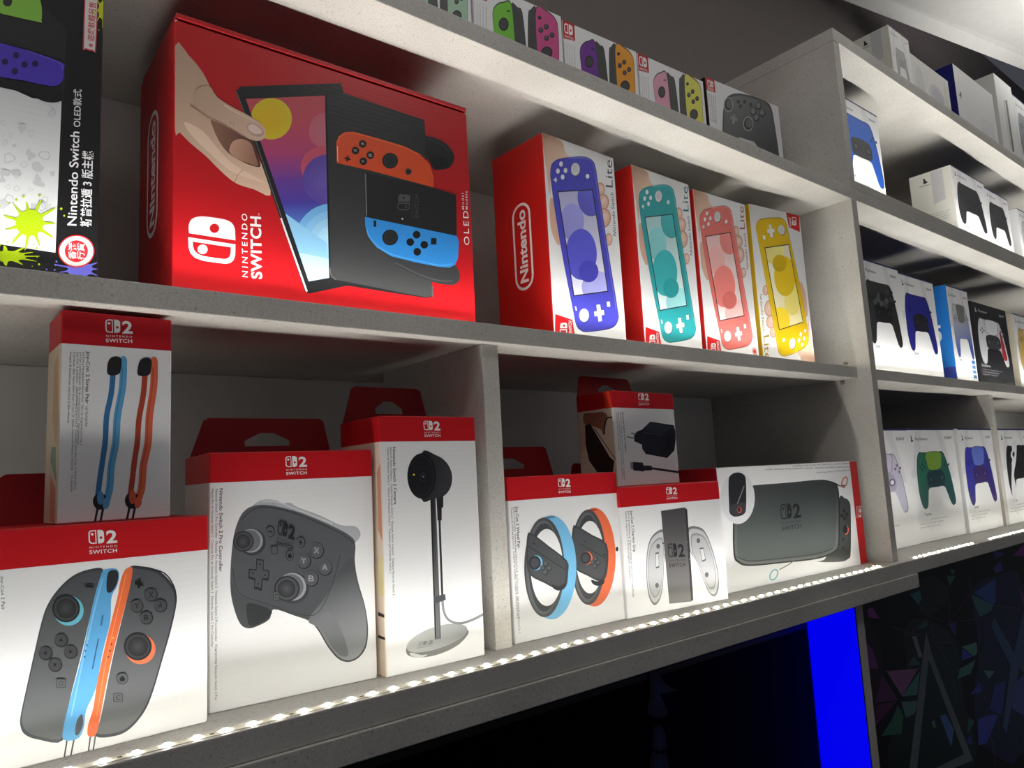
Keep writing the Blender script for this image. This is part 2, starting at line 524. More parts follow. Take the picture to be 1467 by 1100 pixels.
o = slab('back_panel', 1.1555, 3.4, .3065, .3095, BT + .0002, S2B - .0002, PANEL); o.parent = unit; o.matrix_parent_inverse = unit.matrix_basis.inverted()
upart('divider', .4125, .4318, .043, .231, BT, S2B)
upart('divider', 1.797, 1.816, .066, .306, BT, S2B)
upart('leg_panel', 1.0095, 1.0285, .012, .31, .0, BT - .0402)
def pin(px):
    q = onplane(px, (1.137, 0, 0), Vector((1, 0, 0)))
    bm = bmesh.new(); bmesh.ops.create_uvsphere(bm, u_segments=10, v_segments=6, radius=.0032)
    for v in bm.verts: v.co = (v.co.x * 1.6, v.co.y, v.co.z * .8)
    me = bpy.data.meshes.new('shelf_pin'); bm.to_mesh(me); bm.free()
    o = link('shelf_pin', me, unit, STEEL); o.matrix_parent_inverse = unit.matrix_basis.inverted(); o.location = q + Vector((-.003, 0, 0))
pin((1212.7, 520.5)); pin((1207.8, 549.0))

cab = empty('wall_cabinet', (2.2, .16, S1T))
cab.matrix_basis = Matrix.Translation((2.2, .16, S1T))
tag(cab, 'open stone-laminate top cabinet standing on the right end of the shelving', 'cabinet')
for nm, a in (('floor_board', (1.139, 3.4, .0125, .31, S1T + .0003, CFT)), ('side_panel', (1.139, 1.1575, .0125, .31, CFT, 2.2342)), ('top_board', (1.139, 3.4, .012, .31, 2.2344, 2.2564))):
    o = slab(nm, *a, LAM); o.parent = cab; o.matrix_parent_inverse = cab.matrix_basis.inverted()
TOPZ = 2.2564

# ------------------------------------------------------------------ LED tapes
chip = box_mesh('led', -.0016, .0016, -.0014, .0014, 0, .0006, 0)
chip.materials.append(LEDM)
tall_chip = box_mesh('led', -.0016, .0016, -.0014, .0014, 0, .0012, 0)
tall_chip.materials.append(LEDM)
padm = box_mesh('solder_pad', -.0012, .0012, -.0008, .0008, 0, .0004, 0)
padm.materials.append(COPPER)
def led_tape(label, runs, y, z, k=1.0, die=None):
    e = empty('led_strip', (runs[0][0], y, z))
    e.matrix_basis = Matrix.Translation((runs[0][0], y, z))
    tag(e, label, 'light strip', 'light tapes along the shelf fronts')
    for x0, x1 in runs:
        tp = slab('tape', x0 - runs[0][0] - .006, x1 - runs[0][0] + .006, -.004, .004, .0001, .0003, TAPE, e, 0)
        n = int(round((x1 - x0) / .0176))
        for i in range(n + 1):
            o = bpy.data.objects.new('led', die or chip); COL.objects.link(o); o.parent = tp
            o.location = (x0 - runs[0][0] + i * .0176, 0, .0003)
            if i % 3 == 1:
                o = bpy.data.objects.new('solder_pad', padm); COL.objects.link(o); o.parent = tp
                o.location = (x0 - runs[0][0] + (i + .5) * .0176, 0, .0003)
        ld = bpy.data.lights.new('tape_light', 'AREA')
        ld.shape = 'RECTANGLE'; ld.size = x1 - x0; ld.size_y = .004; ld.spread = math.radians(116)
        ld.energy = k * TAPE_WATTS * (x1 - x0); ld.color = (1.0, .985, .935)
        lo = bpy.data.objects.new('tape_light', ld); COL.objects.link(lo); lo.parent = e
        lo.location = ((x0 + x1) / 2 - runs[0][0], 0, .0026 if die else .0018); lo.rotation_euler = (math.pi, 0, 0)
    return e
t1 = led_tape('lit tape of white lights on the bottom board before the red-banded cartons', [(-.3990, 1.0868)], .0078, BT, die=tall_chip)
led_tape('lit tape of white lights on the bottom board right of the upright', [(1.203, 1.4318), (1.52, 2.6)], .0082, BT, die=tall_chip)
led_tape('lit tape of white lights on the shelf under the row of handheld console cartons', [(-.5, 1.1)], .0400, S2T)
led_tape('lit tape of white lights on the shelf under the blue and black pad cartons', [(1.18, 2.6)], .0400, S2T, 1.0)
led_tape('lit tape of white lights on the floor of the top cabinet', [(1.18, 2.6)], .0175, CFT, 1.35)
def tube(name, pts, r, mat, parent):
    c = bpy.data.curves.new(name, 'CURVE'); c.dimensions = '3D'; c.bevel_depth = r; c.bevel_resolution = 2
    s = c.splines.new('NURBS'); s.points.add(len(pts) - 1); s.use_endpoint_u = True; s.order_u = 3
    for q, p in zip(s.points, pts): q.co = (*p, 1)
    o = bpy.data.objects.new(name, c); me = bpy.data.meshes.new_from_object(o)
    bpy.data.objects.remove(o); bpy.data.curves.remove(c)
    me.materials.clear()
    return link(name, me, parent, mat)
inv = t1.matrix_basis.inverted()
for k, path in enumerate((((1250, 810), (1254, 808.5), (1253, 806.5), (1248, 805), (1243, 804)), ((1251, 810.5), (1256, 809.5), (1255, 808), (1250, 806.8), (1245, 806)))):
    tube('lead_wire', [inv @ onZ(p, BT + .002 + .0015 * k) for p in path], .0011, CABLE, t1)

# ------------------------------------------------------------------ below the shelves
tv = empty('television', (.2, .072, .72)); tv.matrix_basis = Matrix.Translation((.2, .072, .72))
tag(tv, 'large dark television under the bottom board beside the blue glow', 'television')
slab('frame', -.8, .786, 0, .035, 0, .61, BEZEL, tv, .002)
slab('screen', -.792, .779, -.0012, .0005, .008, .602, BLACKPL, tv, 0)
inv = tv.matrix_basis.inverted()
for k, e in enumerate((.004, .012, .024)): DIMB[k] = emit('dim_blue_blob', (0, 54, 120), e)  # nested faint blue emissive blobs on the screen, brighter inward
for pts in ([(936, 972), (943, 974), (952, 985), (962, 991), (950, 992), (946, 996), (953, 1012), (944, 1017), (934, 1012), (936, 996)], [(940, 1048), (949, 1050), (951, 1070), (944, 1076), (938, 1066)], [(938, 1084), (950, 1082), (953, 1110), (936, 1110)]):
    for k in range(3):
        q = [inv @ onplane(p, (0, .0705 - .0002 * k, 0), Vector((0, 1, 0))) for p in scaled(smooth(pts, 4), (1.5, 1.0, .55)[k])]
        link('screen_blob', poly_mesh('screen_blob', q, [tuple(t) for t in tessellate_polygon([q])]), tv, DIMB[k])
bar = empty('blue_light_panel', (1.007, .15, .7)); bar.matrix_basis = Matrix.Translation((1.007, .15, .7))
tag(bar, 'glowing saturated blue light panel on the leg panel beside the television', 'light panel')
slab('backing', .0012, .0022, -.137, .15, 0, .655, BEZEL, bar, 0)
slab('diffuser', -.001, .0012, -.136, .15, .001, .654, BLUEM, bar, 0)
# wallpaper of dark facets with glowing outlines, on the wall below the shelves
wp = empty('wallpaper', (2.2, .309, .0)); wp.matrix_basis = Matrix.Translation((2.2, .309, 0))
tag(wp, 'dark wallpaper of coloured facets with a big pale triangle and cross', 'wallpaper')
o = slab('paper', -1.17, 1.2, -.002, 0, .0, 1.357, plain('dark_paper', (12, 13, 17), .5), wp, 0)
wf = Face(Vector((1.03, .307, 0)), Vector((1, 0, 0)), Vector((0, 0, 1)), Vector((0, -1, 0)), 2, 1.4)
pr = Print(wp, wf, 'facets')
for col, pts in (((22, 40, 40), [(780, 300), (910, 250), (1080, 380), (1120, 700), (1180, 1099), (690, 1099), (800, 640)]), ((22, 32, 66), [(1170, 90), (1310, 0), (1467, 60), (1467, 1000), (1240, 980), (1180, 700), (1210, 420)]), ((34, 16, 36), [(545, 260), (640, 380), (660, 640), (600, 900), (570, 700)]), ((20, 34, 36), [(820, 60), (960, 0), (1040, 120), (900, 230)])):
    pr.poly(B8(smooth(pts, 3)), tuple(v * 1.5 for v in col))
for col, pts in (((96, 40, 92), [(570, 190), (600, 180), (640, 245), (575, 235)]), ((80, 36, 84), [(565, 380), (600, 420), (635, 530), (580, 530)]),
                 ((98, 62, 92), [(680, 545), (860, 530), (770, 690)]), ((62, 30, 66), [(655, 560), (745, 710), (615, 725)]), ((58, 24, 54), [(620, 740), (740, 715), (615, 860)]),
                 ((54, 86, 86), [(770, 690), (870, 545), (855, 680)]), ((60, 84, 84), [(765, 720), (860, 715), (840, 790), (790, 810)]), ((38, 74, 60), [(745, 740), (775, 800), (765, 905), (650, 915), (705, 830)]),
                 ((44, 84, 84), [(815, 105), (870, 85), (880, 130), (860, 165)]), ((40, 78, 66), [(1025, 0), (1075, 0), (1040, 60)]), ((40, 62, 110), [(1180, 95), (1305, 15), (1305, 140), (1290, 165)]),
                 ((40, 80, 84), [(1165, 105), (1290, 165), (1280, 200), (1215, 235), (1195, 195)]), ((44, 40, 92), [(1035, 275), (1080, 268), (1070, 345)]), ((60, 96, 84), [(1110, 405), (1195, 378), (1200, 440), (1180, 460)]),
                 ((44, 50, 120), [(1110, 415), (1175, 460), (1110, 485)]), ((50, 86, 80), [(1085, 590), (1100, 530), (1190, 480), (1160, 560)]), ((62, 92, 84), [(1235, 540), (1300, 545), (1265, 590)]),
                 ((40, 50, 112), [(1160, 680), (1215, 600), (1225, 665)]), ((50, 76, 110), [(985, 800), (1020, 790), (1065, 880), (1050, 980)]), ((34, 70, 56), [(1150, 810), (1185, 830), (1140, 910)]),
                 ((44, 52, 116), [(1200, 820), (1290, 790), (1320, 800), (1250, 960), (1205, 970)]), ((72, 40, 88), [(1430, 60), (1467, 110), (1467, 180)]), ((34, 46, 96), [(1300, 620), (1360, 600), (1340, 800), (1270, 760)]),
                 ((36, 70, 62), [(855, 300), (910, 250), (915, 285), (880, 305)]), ((38, 62, 66), [(800, 510), (835, 455), (875, 510)]), ((40, 40, 100), [(1140, 930), (1165, 910), (1170, 960), (1145, 965)]),
                 ((60, 90, 92), [(935, 835), (955, 825), (962, 872), (950, 868)]), ((90, 86, 96), [(825, 345), (850, 345), (885, 460), (865, 470)]), ((52, 56, 100), [(1390, 640), (1467, 560), (1467, 800), (1400, 760)])):
    pr.poly(B8(pts), tuple(min(255, v * 2.1) for v in col))
for col, pts in (((92, 28, 96), [(1400, 985), (1467, 915), (1467, 985)]), ((30, 36, 92), [(1290, 945), (1355, 975), (1300, 1000)]), ((48, 40, 96), [(1285, 1060), (1330, 1010), (1350, 1065), (1310, 1085)]), ((34, 74, 66), [(1040, 1060), (1075, 1065), (1060, 1095)])):
    pr.poly(B4(pts), tuple(min(255, v * 2.1) for v in col))
for pts in ([(705, 290), (820, 325), (925, 230), (1035, 268), (1160, 100)], [(820, 325), (890, 350), (960, 380), (1070, 378), (1075, 275)], [(960, 380), (1055, 540), (1080, 720)], [(925, 230), (945, 370)], [(1035, 268), (1200, 245), (1300, 170), (1440, 185)],
            [(1150, 0), (1165, 110), (1200, 250), (1210, 460), (1240, 700), (1305, 1080)], [(1035, 100), (1035, 268)], [(1210, 460), (1310, 340), (1400, 310)], [(815, 110), (925, 230)], [(1300, 170), (1400, 310), (1440, 185), (1467, 60)]):
    pr.stroke(B8(pts), .6, (150, 124, 168), curve=False)
pr.build()
pr = Print(wp, wf, 'pale_triangle', 45)
pr.poly(B8([(905, 318), (945, 465), (1175, 1055), (990, 1130), (960, 1100), (1122, 1020), (920, 480), (855, 1099), (810, 1099), (885, 470)]), (148, 158, 166))
pr.build()
pr = Print(wp, wf, 'pale_cross', 45)
pr.poly(B8([(1295, 235), (1410, 440), (1467, 180), (1467, 560), (1440, 520), (1365, 900), (1345, 860), (1390, 510), (1280, 295)]), (96, 130, 180))
pr.build()
# ------------------------------------------------------------------ bottom shelf, left bay: red-banded cartons
def norm(f, pts): return [(a / f.w, b / f.h) for a, b in (f.uv(p) for p in pts)]
def den(f, pts, flip=False): return [((1 - a) * f.w, (1 - b) * f.h) if flip else (a * f.w, b * f.h) for a, b in pts]
def bandh(f, px): return f.h - f.uv(px)[1]
GRP2 = 'red-banded accessory cartons on the bottom shelf'
SKIN = (214, 176, 154)

def banded(name, label, BL, BR, TL, TR, zb, depth, bpx, **kw):
    a, b, h = on_shelf_fit(BL, BR, TL, TR, zb); a.z += .0003; b.z += .0003
    f = Face(a, (b - a).normalized(), Vector((0, 0, 1)), Vector((b.y - a.y, -(b.x - a.x), 0)).normalized(), (b - a).length, h)
    return Carton(name, label, 'box', a, b, h, depth, band=(bandh(f, bpx), RED), group=GRP2, **kw)

# --- pair of grey pads with blue and orange rails
a, b, h = on_shelf_fit((32, 1100), (297.5, 1034), (0, 755.5), (297.7, 740.6), BT + .0003)
u = (b - a).normalized(); a = b - u * .1275
c = Carton('controller_box', 'white carton at the lower left picturing two grey pads with blue and orange rails', 'box', a, b, h, .085, band=(.0235, RED), group=GRP2)
c1 = c
c.tab(.004, .112, .036)
p = c.P('printed_picture')
GREY, GREYD = (92, 95, 100), (44, 45, 48)
p.stroke(ZJ([(156, 1030), (149, 1076)]), 2.4, (70, 72, 76), curve=False); p.stroke(ZJ([(172, 1030), (164, 1078)]), 2.4, (70, 72, 76), curve=False)
p.stroke(ZJ([(210, 1020), (205, 1062)]), 2.2, (80, 80, 84), curve=False); p.stroke(ZJ([(222, 1018), (216, 1060)]), 2.2, (80, 80, 84), curve=False)
lb = smooth(ZJ([(238, 639), (205, 640), (168, 655), (135, 685), (110, 722), (96, 762), (80, 830), (62, 910), (48, 975), (47, 1002), (58, 1022), (90, 1034), (146, 1035), (160, 950), (190, 830), (225, 680)]), 4)
p.poly(lb, (66, 70, 76)); p.poly(scaled(lb, .965, 1.2, 0), grad=(ZJ((170, 660)), (78, 80, 84), ZJ((80, 1000)), (94, 97, 100)))
rb = smooth(ZJ([(300, 636), (330, 633), (362, 640), (388, 660), (406, 688), (409, 718), (396, 780), (376, 850), (356, 918), (335, 968), (302, 1008), (268, 1025), (222, 1026), (233, 985), (262, 840), (298, 690)]), 4)
p.poly(rb, (54, 57, 66)); p.poly(scaled(rb, .965, -1.2, 0), grad=(ZJ((330, 640)), (78, 80, 84), ZJ((260, 1010)), (100, 102, 106)))
p.stroke(ZJ([(330, 634), (380, 648), (404, 682), (408, 716)]), 1.8, (40, 42, 46))
p.poly(smooth(ZJ([(243, 640), (270, 639), (276, 655), (270, 680), (258, 705), (255, 760), (238, 830), (222, 915), (200, 965), (194, 1005), (182, 1030), (152, 1036), (145, 1018), (160, 950), (190, 838), (215, 720), (233, 655)]), 4), (92, 164, 216))
p.stroke(ZJ([(238, 660), (216, 745), (190, 860), (165, 980)]), 2.2, (126, 190, 232))
p.poly(smooth(ZJ([(250, 648), (266, 641), (274, 650), (271, 672), (258, 692), (247, 688)]), 4), (46, 48, 54))
p.stroke(ZJ([(228, 800), (214, 870)]), 1.6, (48, 84, 120)); p.stroke(ZJ([(238, 745), (234, 770)]), 2.5, (62, 116, 160))
p.poly(smooth(ZJ([(178, 990), (190, 975), (192, 1000), (182, 1022), (174, 1020)]), 4), (70, 74, 84))
p.poly(smooth(ZJ([(284, 652), (292, 640), (307, 636), (300, 685), (285, 742), (262, 832), (245, 912), (232, 980), (222, 1022), (204, 1025), (204, 1000), (216, 960), (226, 895), (250, 790), (272, 705), (277, 675)]), 4), (232, 112, 66))
p.stroke(ZJ([(292, 650), (270, 745), (246, 850), (224, 980)]), 1.6, (246, 140, 92))
for q in ((262, 798), (258, 813), (255, 828), (251, 842)): p.poly(ell(*ZJ(q), 1.5, n=8), (120, 56, 36) if q[1] > 800 else (240, 200, 60))
for q in ((204, 800), (201, 815), (198, 828), (196, 842)): p.poly(ell(*ZJ(q), 1.4, n=8), (50, 96, 136) if q[1] > 803 else (140, 220, 190))
for cx, cy, ring, off in ((153, 730, (104, 184, 206), (6, 5)), (319, 818, (236, 116, 78), (6, 6))):
    p.poly(ell(*ZJ((cx + off[0], cy + off[1])), 21.5), ring)
    p.poly(ell(*ZJ((cx, cy)), 20), (36, 37, 40)); p.poly(ell(*ZJ((cx, cy)), 17.5), (62, 63, 67)); p.poly(ell(*ZJ((cx + .5, cy)), 14), (36, 37, 40)); p.blob(ell(*ZJ((cx, cy - 1)), 12.5), (48, 49, 52), (66, 67, 71), 4, .3)
for i, q in enumerate(((141, 803), (105, 833), (163, 830), (127, 860))):
    p.poly(ell(*ZJ((q[0] + 1, q[1] + 1)), 10), (34, 35, 38)); p.poly(ell(*ZJ(q), 8.8), (64, 65, 68))
    ang = (-90, 180, 0, 90)[i]; x, y = ZJ(q)
    p.poly([(x + 3.4 * math.cos(math.radians(ang + k)), y + 3.4 * math.sin(math.radians(ang + k))) for k in (0, 120, 240)], (22, 22, 24))
for q, t in (((349, 698), 'X'), ((371, 723), 'A'), ((316, 724), 'Y'), ((338, 751), 'B')):
    x, y = ZJ(q); p.poly(ell(x + .6, y + .6, 9.4), (36, 37, 40)); p.poly(ell(x, y, 8.5), (72, 73, 77)); p.text(t, (x - 3.2, y + 3.6), (x + 3.4, y + 3.4), (x - 3, y - 4), (24, 24, 26), .01)
x, y = ZJ((322, 673)); p.stroke([(x - 6, y - 1), (x + 6, y + 2)], 3.4, (30, 30, 33)); p.stroke([(x + 1, y - 6), (x - 1, y + 6)], 3.4, (30, 30, 33))
x, y = ZJ((207, 678)); p.stroke([(x - 6, y), (x + 6, y + 1)], 3, (30, 30, 33))
x, y = ZJ((283, 892)); p.poly(ell(x, y, 8.5), (46, 47, 50)); p.poly(ell(x, y, 7.4), (84, 86, 90)); p.poly([(x - 4, y), (x, y - 4.4), (x + 4.2, y), (x + 3, y + 4), (x - 3, y + 4)], (26, 26, 28))
for q, t in (((273, 936), 'C'), ((141, 903), 'O')):
    x, y = ZJ(q); p.poly(rrect(x - 7, y - 6.5, x + 7, y + 6.5, 2), (58, 59, 62)); p.poly(rrect(x - 6, y - 5.5, x + 6, y + 5.5, 2), (86, 88, 92)); p.text(t, (x - 3, y + 3.4), (x + 3, y + 3.2), (x - 2.8, y - 3.6), (50, 50, 54))
p.build()
p = c.P('printed_logo'); logo2(p, B1((505, 838)), B1((668, 830)), B1((512, 976)), INKW, RED); p.build()
p = c.P('printed_lettering'); p.text('Joy-Con 2 Pair', (0.5, 825), (2.5, 874), (5.5, 825), (96, 96, 112), .01); p.build()

# --- strap carton standing on the pad carton
zt = c1.bl.z + c1.h
a = onplane((79.5, 755.6), c1.bl - c1.n * .012, c1.n); a.z = zt + .0004
ztop = onY((88.8, 443), a.y).z
b = onZ((246.4, 458.9), ztop); b2 = onplane((245, 600), a, Vector((math.sin(math.radians(1.5)), -math.cos(math.radians(1.5)), 0)))
b = Vector((b2.x, b2.y, a.z))
c = Carton('strap_box', 'narrow white carton picturing blue and orange wrist straps, standing on another carton', 'box', a, b, ztop - a.z, .045, band=(.0001, RED), group=GRP2)
bpy.data.objects.remove(c.body)
bh = bandh(c.front, (167, 497))
e = c.e
bpy.data.objects.remove(e)
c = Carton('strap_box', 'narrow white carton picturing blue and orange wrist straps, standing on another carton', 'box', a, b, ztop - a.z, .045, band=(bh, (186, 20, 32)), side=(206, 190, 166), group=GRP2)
p = c.P('printed_picture')
for lt, rt, cap, foot in (([(262, 180), (258, 230), (247, 285), (244, 340), (238, 385), (230, 440), (226, 478)], [(286, 158), (284, 215), (272, 285), (268, 345), (258, 400), (254, 450), (246, 484)], [(249, 165), (256, 150), (270, 146), (281, 152), (281, 172), (274, 188), (250, 188)], (232, 482)),
                          ([(336, 185), (332, 235), (322, 292), (318, 345), (312, 385), (306, 435), (301, 475)], [(357, 160), (356, 215), (346, 285), (343, 345), (332, 400), (328, 450), (318, 482)], [(320, 168), (327, 153), (342, 149), (351, 156), (350, 176), (344, 190), (320, 190)], (306, 480))):
    blue = foot[0] < 270
    x, y = ZJ(foot)
    p.stroke(ZJ([(foot[0] - 5, foot[1] + 10), (foot[0] - 12, foot[1] + 52)]), 3.2, (30, 30, 34), curve=False); p.stroke(ZJ([(foot[0] + 8, foot[1] + 10), (foot[0] + 1, foot[1] + 50)]), 3.2, (30, 30, 34), curve=False)
    p.stroke(ZJ(lt), 8, (58, 116, 168) if blue else (178, 70, 50)); p.stroke(ZJ(rt), 10.5, (96, 166, 214) if blue else (226, 106, 78))
    p.stroke(ZJ([(q[0] - 3, q[1]) for q in rt]), 2, (74, 140, 190) if blue else (198, 84, 60))
    p.poly(ell(*ZJ(rt[0]), 5.2, 8, n=16), (96, 166, 214) if blue else (226, 106, 78))
    p.poly(smooth(ZJ(cap), 4), (40, 40, 44))
    p.poly(ell(x, y, 10.5, 12, n=20), (38, 38, 42)); p.poly(ell(x + .4, y - 5, 5, 10, n=16), (86, 152, 202) if blue else (210, 92, 66))
    p.poly(ell(*ZJ((foot[0] + 14, foot[1] + 4)), 5, 9, a=.2, n=16), (96, 166, 214) if blue else (226, 106, 78))
p.build()
p = c.P('printed_logo'); logo2(p, A5((603, 728)), A5((758, 735)), A5((606, 862)), INKW, (186, 20, 32)); p.build()
p = c.P('printed_lettering')
p.text('Joy-Con 2 Strap Pair', ZJ((201, 134)), ZJ((198, 256)), ZJ((209, 134)), INKK, .012)
p.text('Light Blue/Light Red', ZJ((199, 262)), ZJ((197, 308)), ZJ((205, 262)), (90, 90, 96))
for x, y1, t in ((194, 352, 'Joy-Con 2-Handgelenksschlaufen-Paar · Paire de dragonnes Joy-Con 2'), (187, 350, 'Joy-Con 2 polsbandjesset · Par de correas Joy-Con 2 · Два ремешка'), (180, 455, 'Joy-Con 2 pulseiras · Два ремінці Joy-Con 2 · Correas para Joy-Con 2 (Azul claro)'), (172, 460, 'Cintos dei laccetti Joy-Con 2 (blu neon/rosso neon) · Coppia'), (164, 300, 'Coppia di laccetti per Joy-Con 2 (blu chiaro)')):
    p.text(t, ZJ((x - 2, 136)), ZJ((x - 8, y1)), ZJ((x + 3, 136)), (58, 58, 64))
p.build()
p = c.P('printed_side', 'left')
p.poly([(78, 520), (84, 505), (86, 600), (80, 640), (75, 600)], (196, 158, 128)); p.poly([(74, 640), (80, 640), (80, 690), (72, 660)], (120, 150, 130)); p.poly([(72, 680), (79, 700), (78, 752), (71, 745)], (196, 130, 110))
p.build()

# --- grey two-handled pad carton
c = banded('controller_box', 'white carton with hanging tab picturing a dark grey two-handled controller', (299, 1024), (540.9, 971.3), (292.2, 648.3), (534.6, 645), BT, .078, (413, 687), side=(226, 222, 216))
c3 = c
c.tab(.003, c.w - .004, .034)
p = c.P('printed_picture')
body = smooth(ZP([(222, 455), (242, 422), (275, 405), (330, 405), (420, 428), (520, 470), (575, 500), (592, 527), (590, 585), (602, 650), (622, 720), (632, 790), (626, 850), (602, 885), (570, 898), (538, 888), (505, 850), (472, 795), (444, 768), (400, 752), (335, 732), (322, 762), (290, 782), (255, 792), (228, 776), (207, 720), (198, 660), (200, 580), (208, 505)]), 4)
p.poly(smooth(ZP([(270, 408), (300, 387), (345, 389), (358, 400), (385, 396), (410, 410), (480, 436), (545, 466), (590, 470), (607, 488), (604, 508), (580, 527), (540, 512), (440, 450), (340, 415)]), 4), (178, 180, 186))
p.stroke(ZP([(300, 392), (345, 394), (405, 416), (520, 462)]), 2, (206, 208, 214))
p.poly(body, grad=(ZP((300, 430)), (92, 94, 100), ZP((300, 800)), (70, 72, 76)))
p.poly(smooth(ZP([(444, 765), (500, 690), (550, 600), (586, 570), (598, 650), (620, 722), (628, 790), (622, 846), (600, 880), (570, 892), (540, 882), (508, 846), (474, 790)]), 4), grad=(ZP((500, 640)), (76, 78, 82), ZP((580, 890)), (146, 148, 152)))
p.poly(smooth(ZP([(476, 770), (505, 740), (540, 780), (570, 870), (545, 878), (512, 840)]), 4), (112, 114, 118))
p.poly(smooth(ZP([(200, 640), (225, 690), (300, 715), (330, 735), (310, 768), (255, 788), (230, 772), (210, 722)]), 4), (74, 76, 80)); p.poly(smooth(ZP([(255, 712), (325, 735), (310, 765), (262, 785), (250, 750)]), 4), (50, 52, 55))
p.stroke(ZP([(205, 600), (225, 680), (300, 710), (430, 750), (480, 735), (520, 650), (545, 560)]), .8, (48, 50, 54))
p.stroke(ZP([(232, 450), (275, 415), (330, 412), (420, 436), (540, 490), (588, 524)]), 1.2, (56, 58, 62))
for (rx, ry, r1), (sx, sy, r2) in (((263, 516, 17), (239, 518, 15)), ((393, 661, 20), (376, 667, 18.5))):
    p.poly(ell(*ZP((rx + 4, ry + 4)), r1 + 2.4), (60, 62, 65)); p.poly(ell(*ZP((rx, ry)), r1), (150, 152, 158)); p.poly(ell(*ZP((rx - 4, ry)), r1 * .9), (104, 106, 112))
    p.poly(ell(*ZP((sx, sy)), r2), (52, 53, 57)); p.poly(ell(*ZP((sx, sy)), r2 * .86), (78, 80, 85)); p.poly(ell(*ZP((sx - 1, sy)), r2 * .68), (46, 47, 50)); p.blob(ell(*ZP((sx - 1, sy)), r2 * .6), (58, 59, 63), (76, 77, 82), 4, .3)
p.poly(ZP([(280, 572), (304, 576), (302, 605), (322, 610), (318, 642), (300, 640), (297, 674), (272, 668), (274, 642), (254, 634), (256, 604), (278, 606)]), (44, 45, 48)); p.poly(ZP([(283, 576), (302, 580), (299, 608), (318, 613), (316, 634), (297, 634), (294, 664), (275, 660), (277, 634), (258, 628), (260, 608), (280, 610)]), (76, 78, 82))
for q in ((291, 590), (285, 652), (268, 618), (307, 624)): p.poly(ell(*ZP(q), 1.2, n=8), (36, 36, 40))
for q, t in (((469, 546), 'X'), ((495, 599), 'A'), ((428, 578), 'Y'), ((452, 634), 'B')):
    x, y = ZP(q); p.poly(ell(x + .8, y + 1, 10.4, 11.4), (46, 47, 51)); p.poly(ell(x, y, 9.4, 10.6), (88, 90, 95)); p.blob(ell(x - .5, y, 8, 9), (80, 82, 87), (96, 98, 103), 3, .5); p.text(t, (x - 3.8, y + 4), (x + 4, y + 4.6), (x - 3.6, y - 4.6), (150, 152, 156), .0)
for q, t in (((323, 487), '-'), ((419, 521), '+')):
    x, y = ZP(q); p.poly(ell(x + .6, y, 6.4, 8, n=18), (48, 49, 53)); p.poly(ell(x, y, 5.4, 7, n=18), (86, 88, 92)); p.stroke([(x - 3, y - .6), (x + 3, y + .6)], 1.6, (28, 28, 30), curve=False)
    if t == '+': p.stroke([(x, y - 4), (x, y + 4)], 1.6, (28, 28, 30), curve=False)
x, y = ZP((337, 545)); p.poly(rrect(x - 4.6, y - 6, x + 4.6, y + 6, 1.4), (50, 51, 55)); p.poly(rrect(x - 3.6, y - 5, x + 3.6, y + 5, 1.4), (84, 86, 90))
x, y = ZP((385, 562)); p.poly(ell(x, y, 5.8, 7.6, n=18), (50, 51, 55)); p.poly(ell(x, y, 4.8, 6.6, n=18), (84, 86, 90)); p.poly([(x - 3, y), (x, y - 4), (x + 3, y + .6), (x + 2, y + 4), (x - 2, y + 3.4)], (26, 26, 28))
x, y = ZP((342, 690)); p.poly(rrect(x - 4.4, y - 6.4, x + 4.4, y + 6.4, 1.4), (46, 47, 51)); p.poly(rrect(x - 3.6, y - 5.4, x + 3.6, y + 5.4, 1.4), (92, 94, 98)); p.text('C', (x - 2.4, y + 3.6), (x + 2.4, y + 4), (x - 2.4, y - 3.6), (30, 30, 32), .01)
logo2(p, ZP((350, 450)), ZP((404, 468)), ZP((342, 530)), (36, 37, 41), (80, 82, 86))
p.build()
p = c.P('printed_logo'); logo2(p, ZP((371, 250)), ZP((438, 248)), ZP((374, 310)), INKW, RED); p.build()
p = c.P('printed_lettering')
p.text('Nintendo Switch 2 Pro Controller', ZP((164, 351)), ZP((162.5, 614)), ZP((175, 351)), INKK, .014)
p.text('Nintendo Switch 2 Pro Controller · Manette Pro Nintendo Switch 2 · Nintendo Switch 2-Pro-controller · Контролер Nintendo Switch 2 Pro', ZP((151, 353)), ZP((149, 1018)), ZP((159, 353)), (44, 44, 50))
p.text('Mando Pro de Nintendo Switch 2 · Comando Pro de Nintendo Switch 2 · Nintendo Switch 2 Pro Controller', ZP((138, 353)), ZP((137, 852)), ZP((146, 353)), (44, 44, 50))
p.build()

# --- round camera carton
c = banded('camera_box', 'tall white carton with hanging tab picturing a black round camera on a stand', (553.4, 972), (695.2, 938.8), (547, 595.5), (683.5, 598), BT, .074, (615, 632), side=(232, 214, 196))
c.tab(.002, c.w - .004, .036)
p = c.P('printed_picture')
p.poly(smooth(ZP([(752, 858), (765, 830), (810, 800), (870, 782), (920, 780), (945, 795), (946, 812), (915, 845), (860, 872), (800, 884), (760, 878)]), 4), (120, 122, 122))
p.poly(smooth(ZP([(753, 852), (770, 826), (815, 797), (870, 780), (920, 778), (944, 790), (935, 815), (890, 842), (830, 862), (775, 868)]), 4), grad=(ZP((760, 860)), (186, 188, 188), ZP((940, 785)), (150, 152, 154)))
p.poly(smooth(ZP([(765, 868), (800, 876), (820, 874), (800, 884), (770, 880)]), 3), (206, 206, 206))
p.stroke(ZP([(866, 690), (870, 735), (886, 765), (920, 776), (960, 765), (999, 745)]), 3.6, (132, 134, 138)); p.stroke(ZP([(918, 778), (960, 768), (999, 748)]), .8, (90, 90, 94))
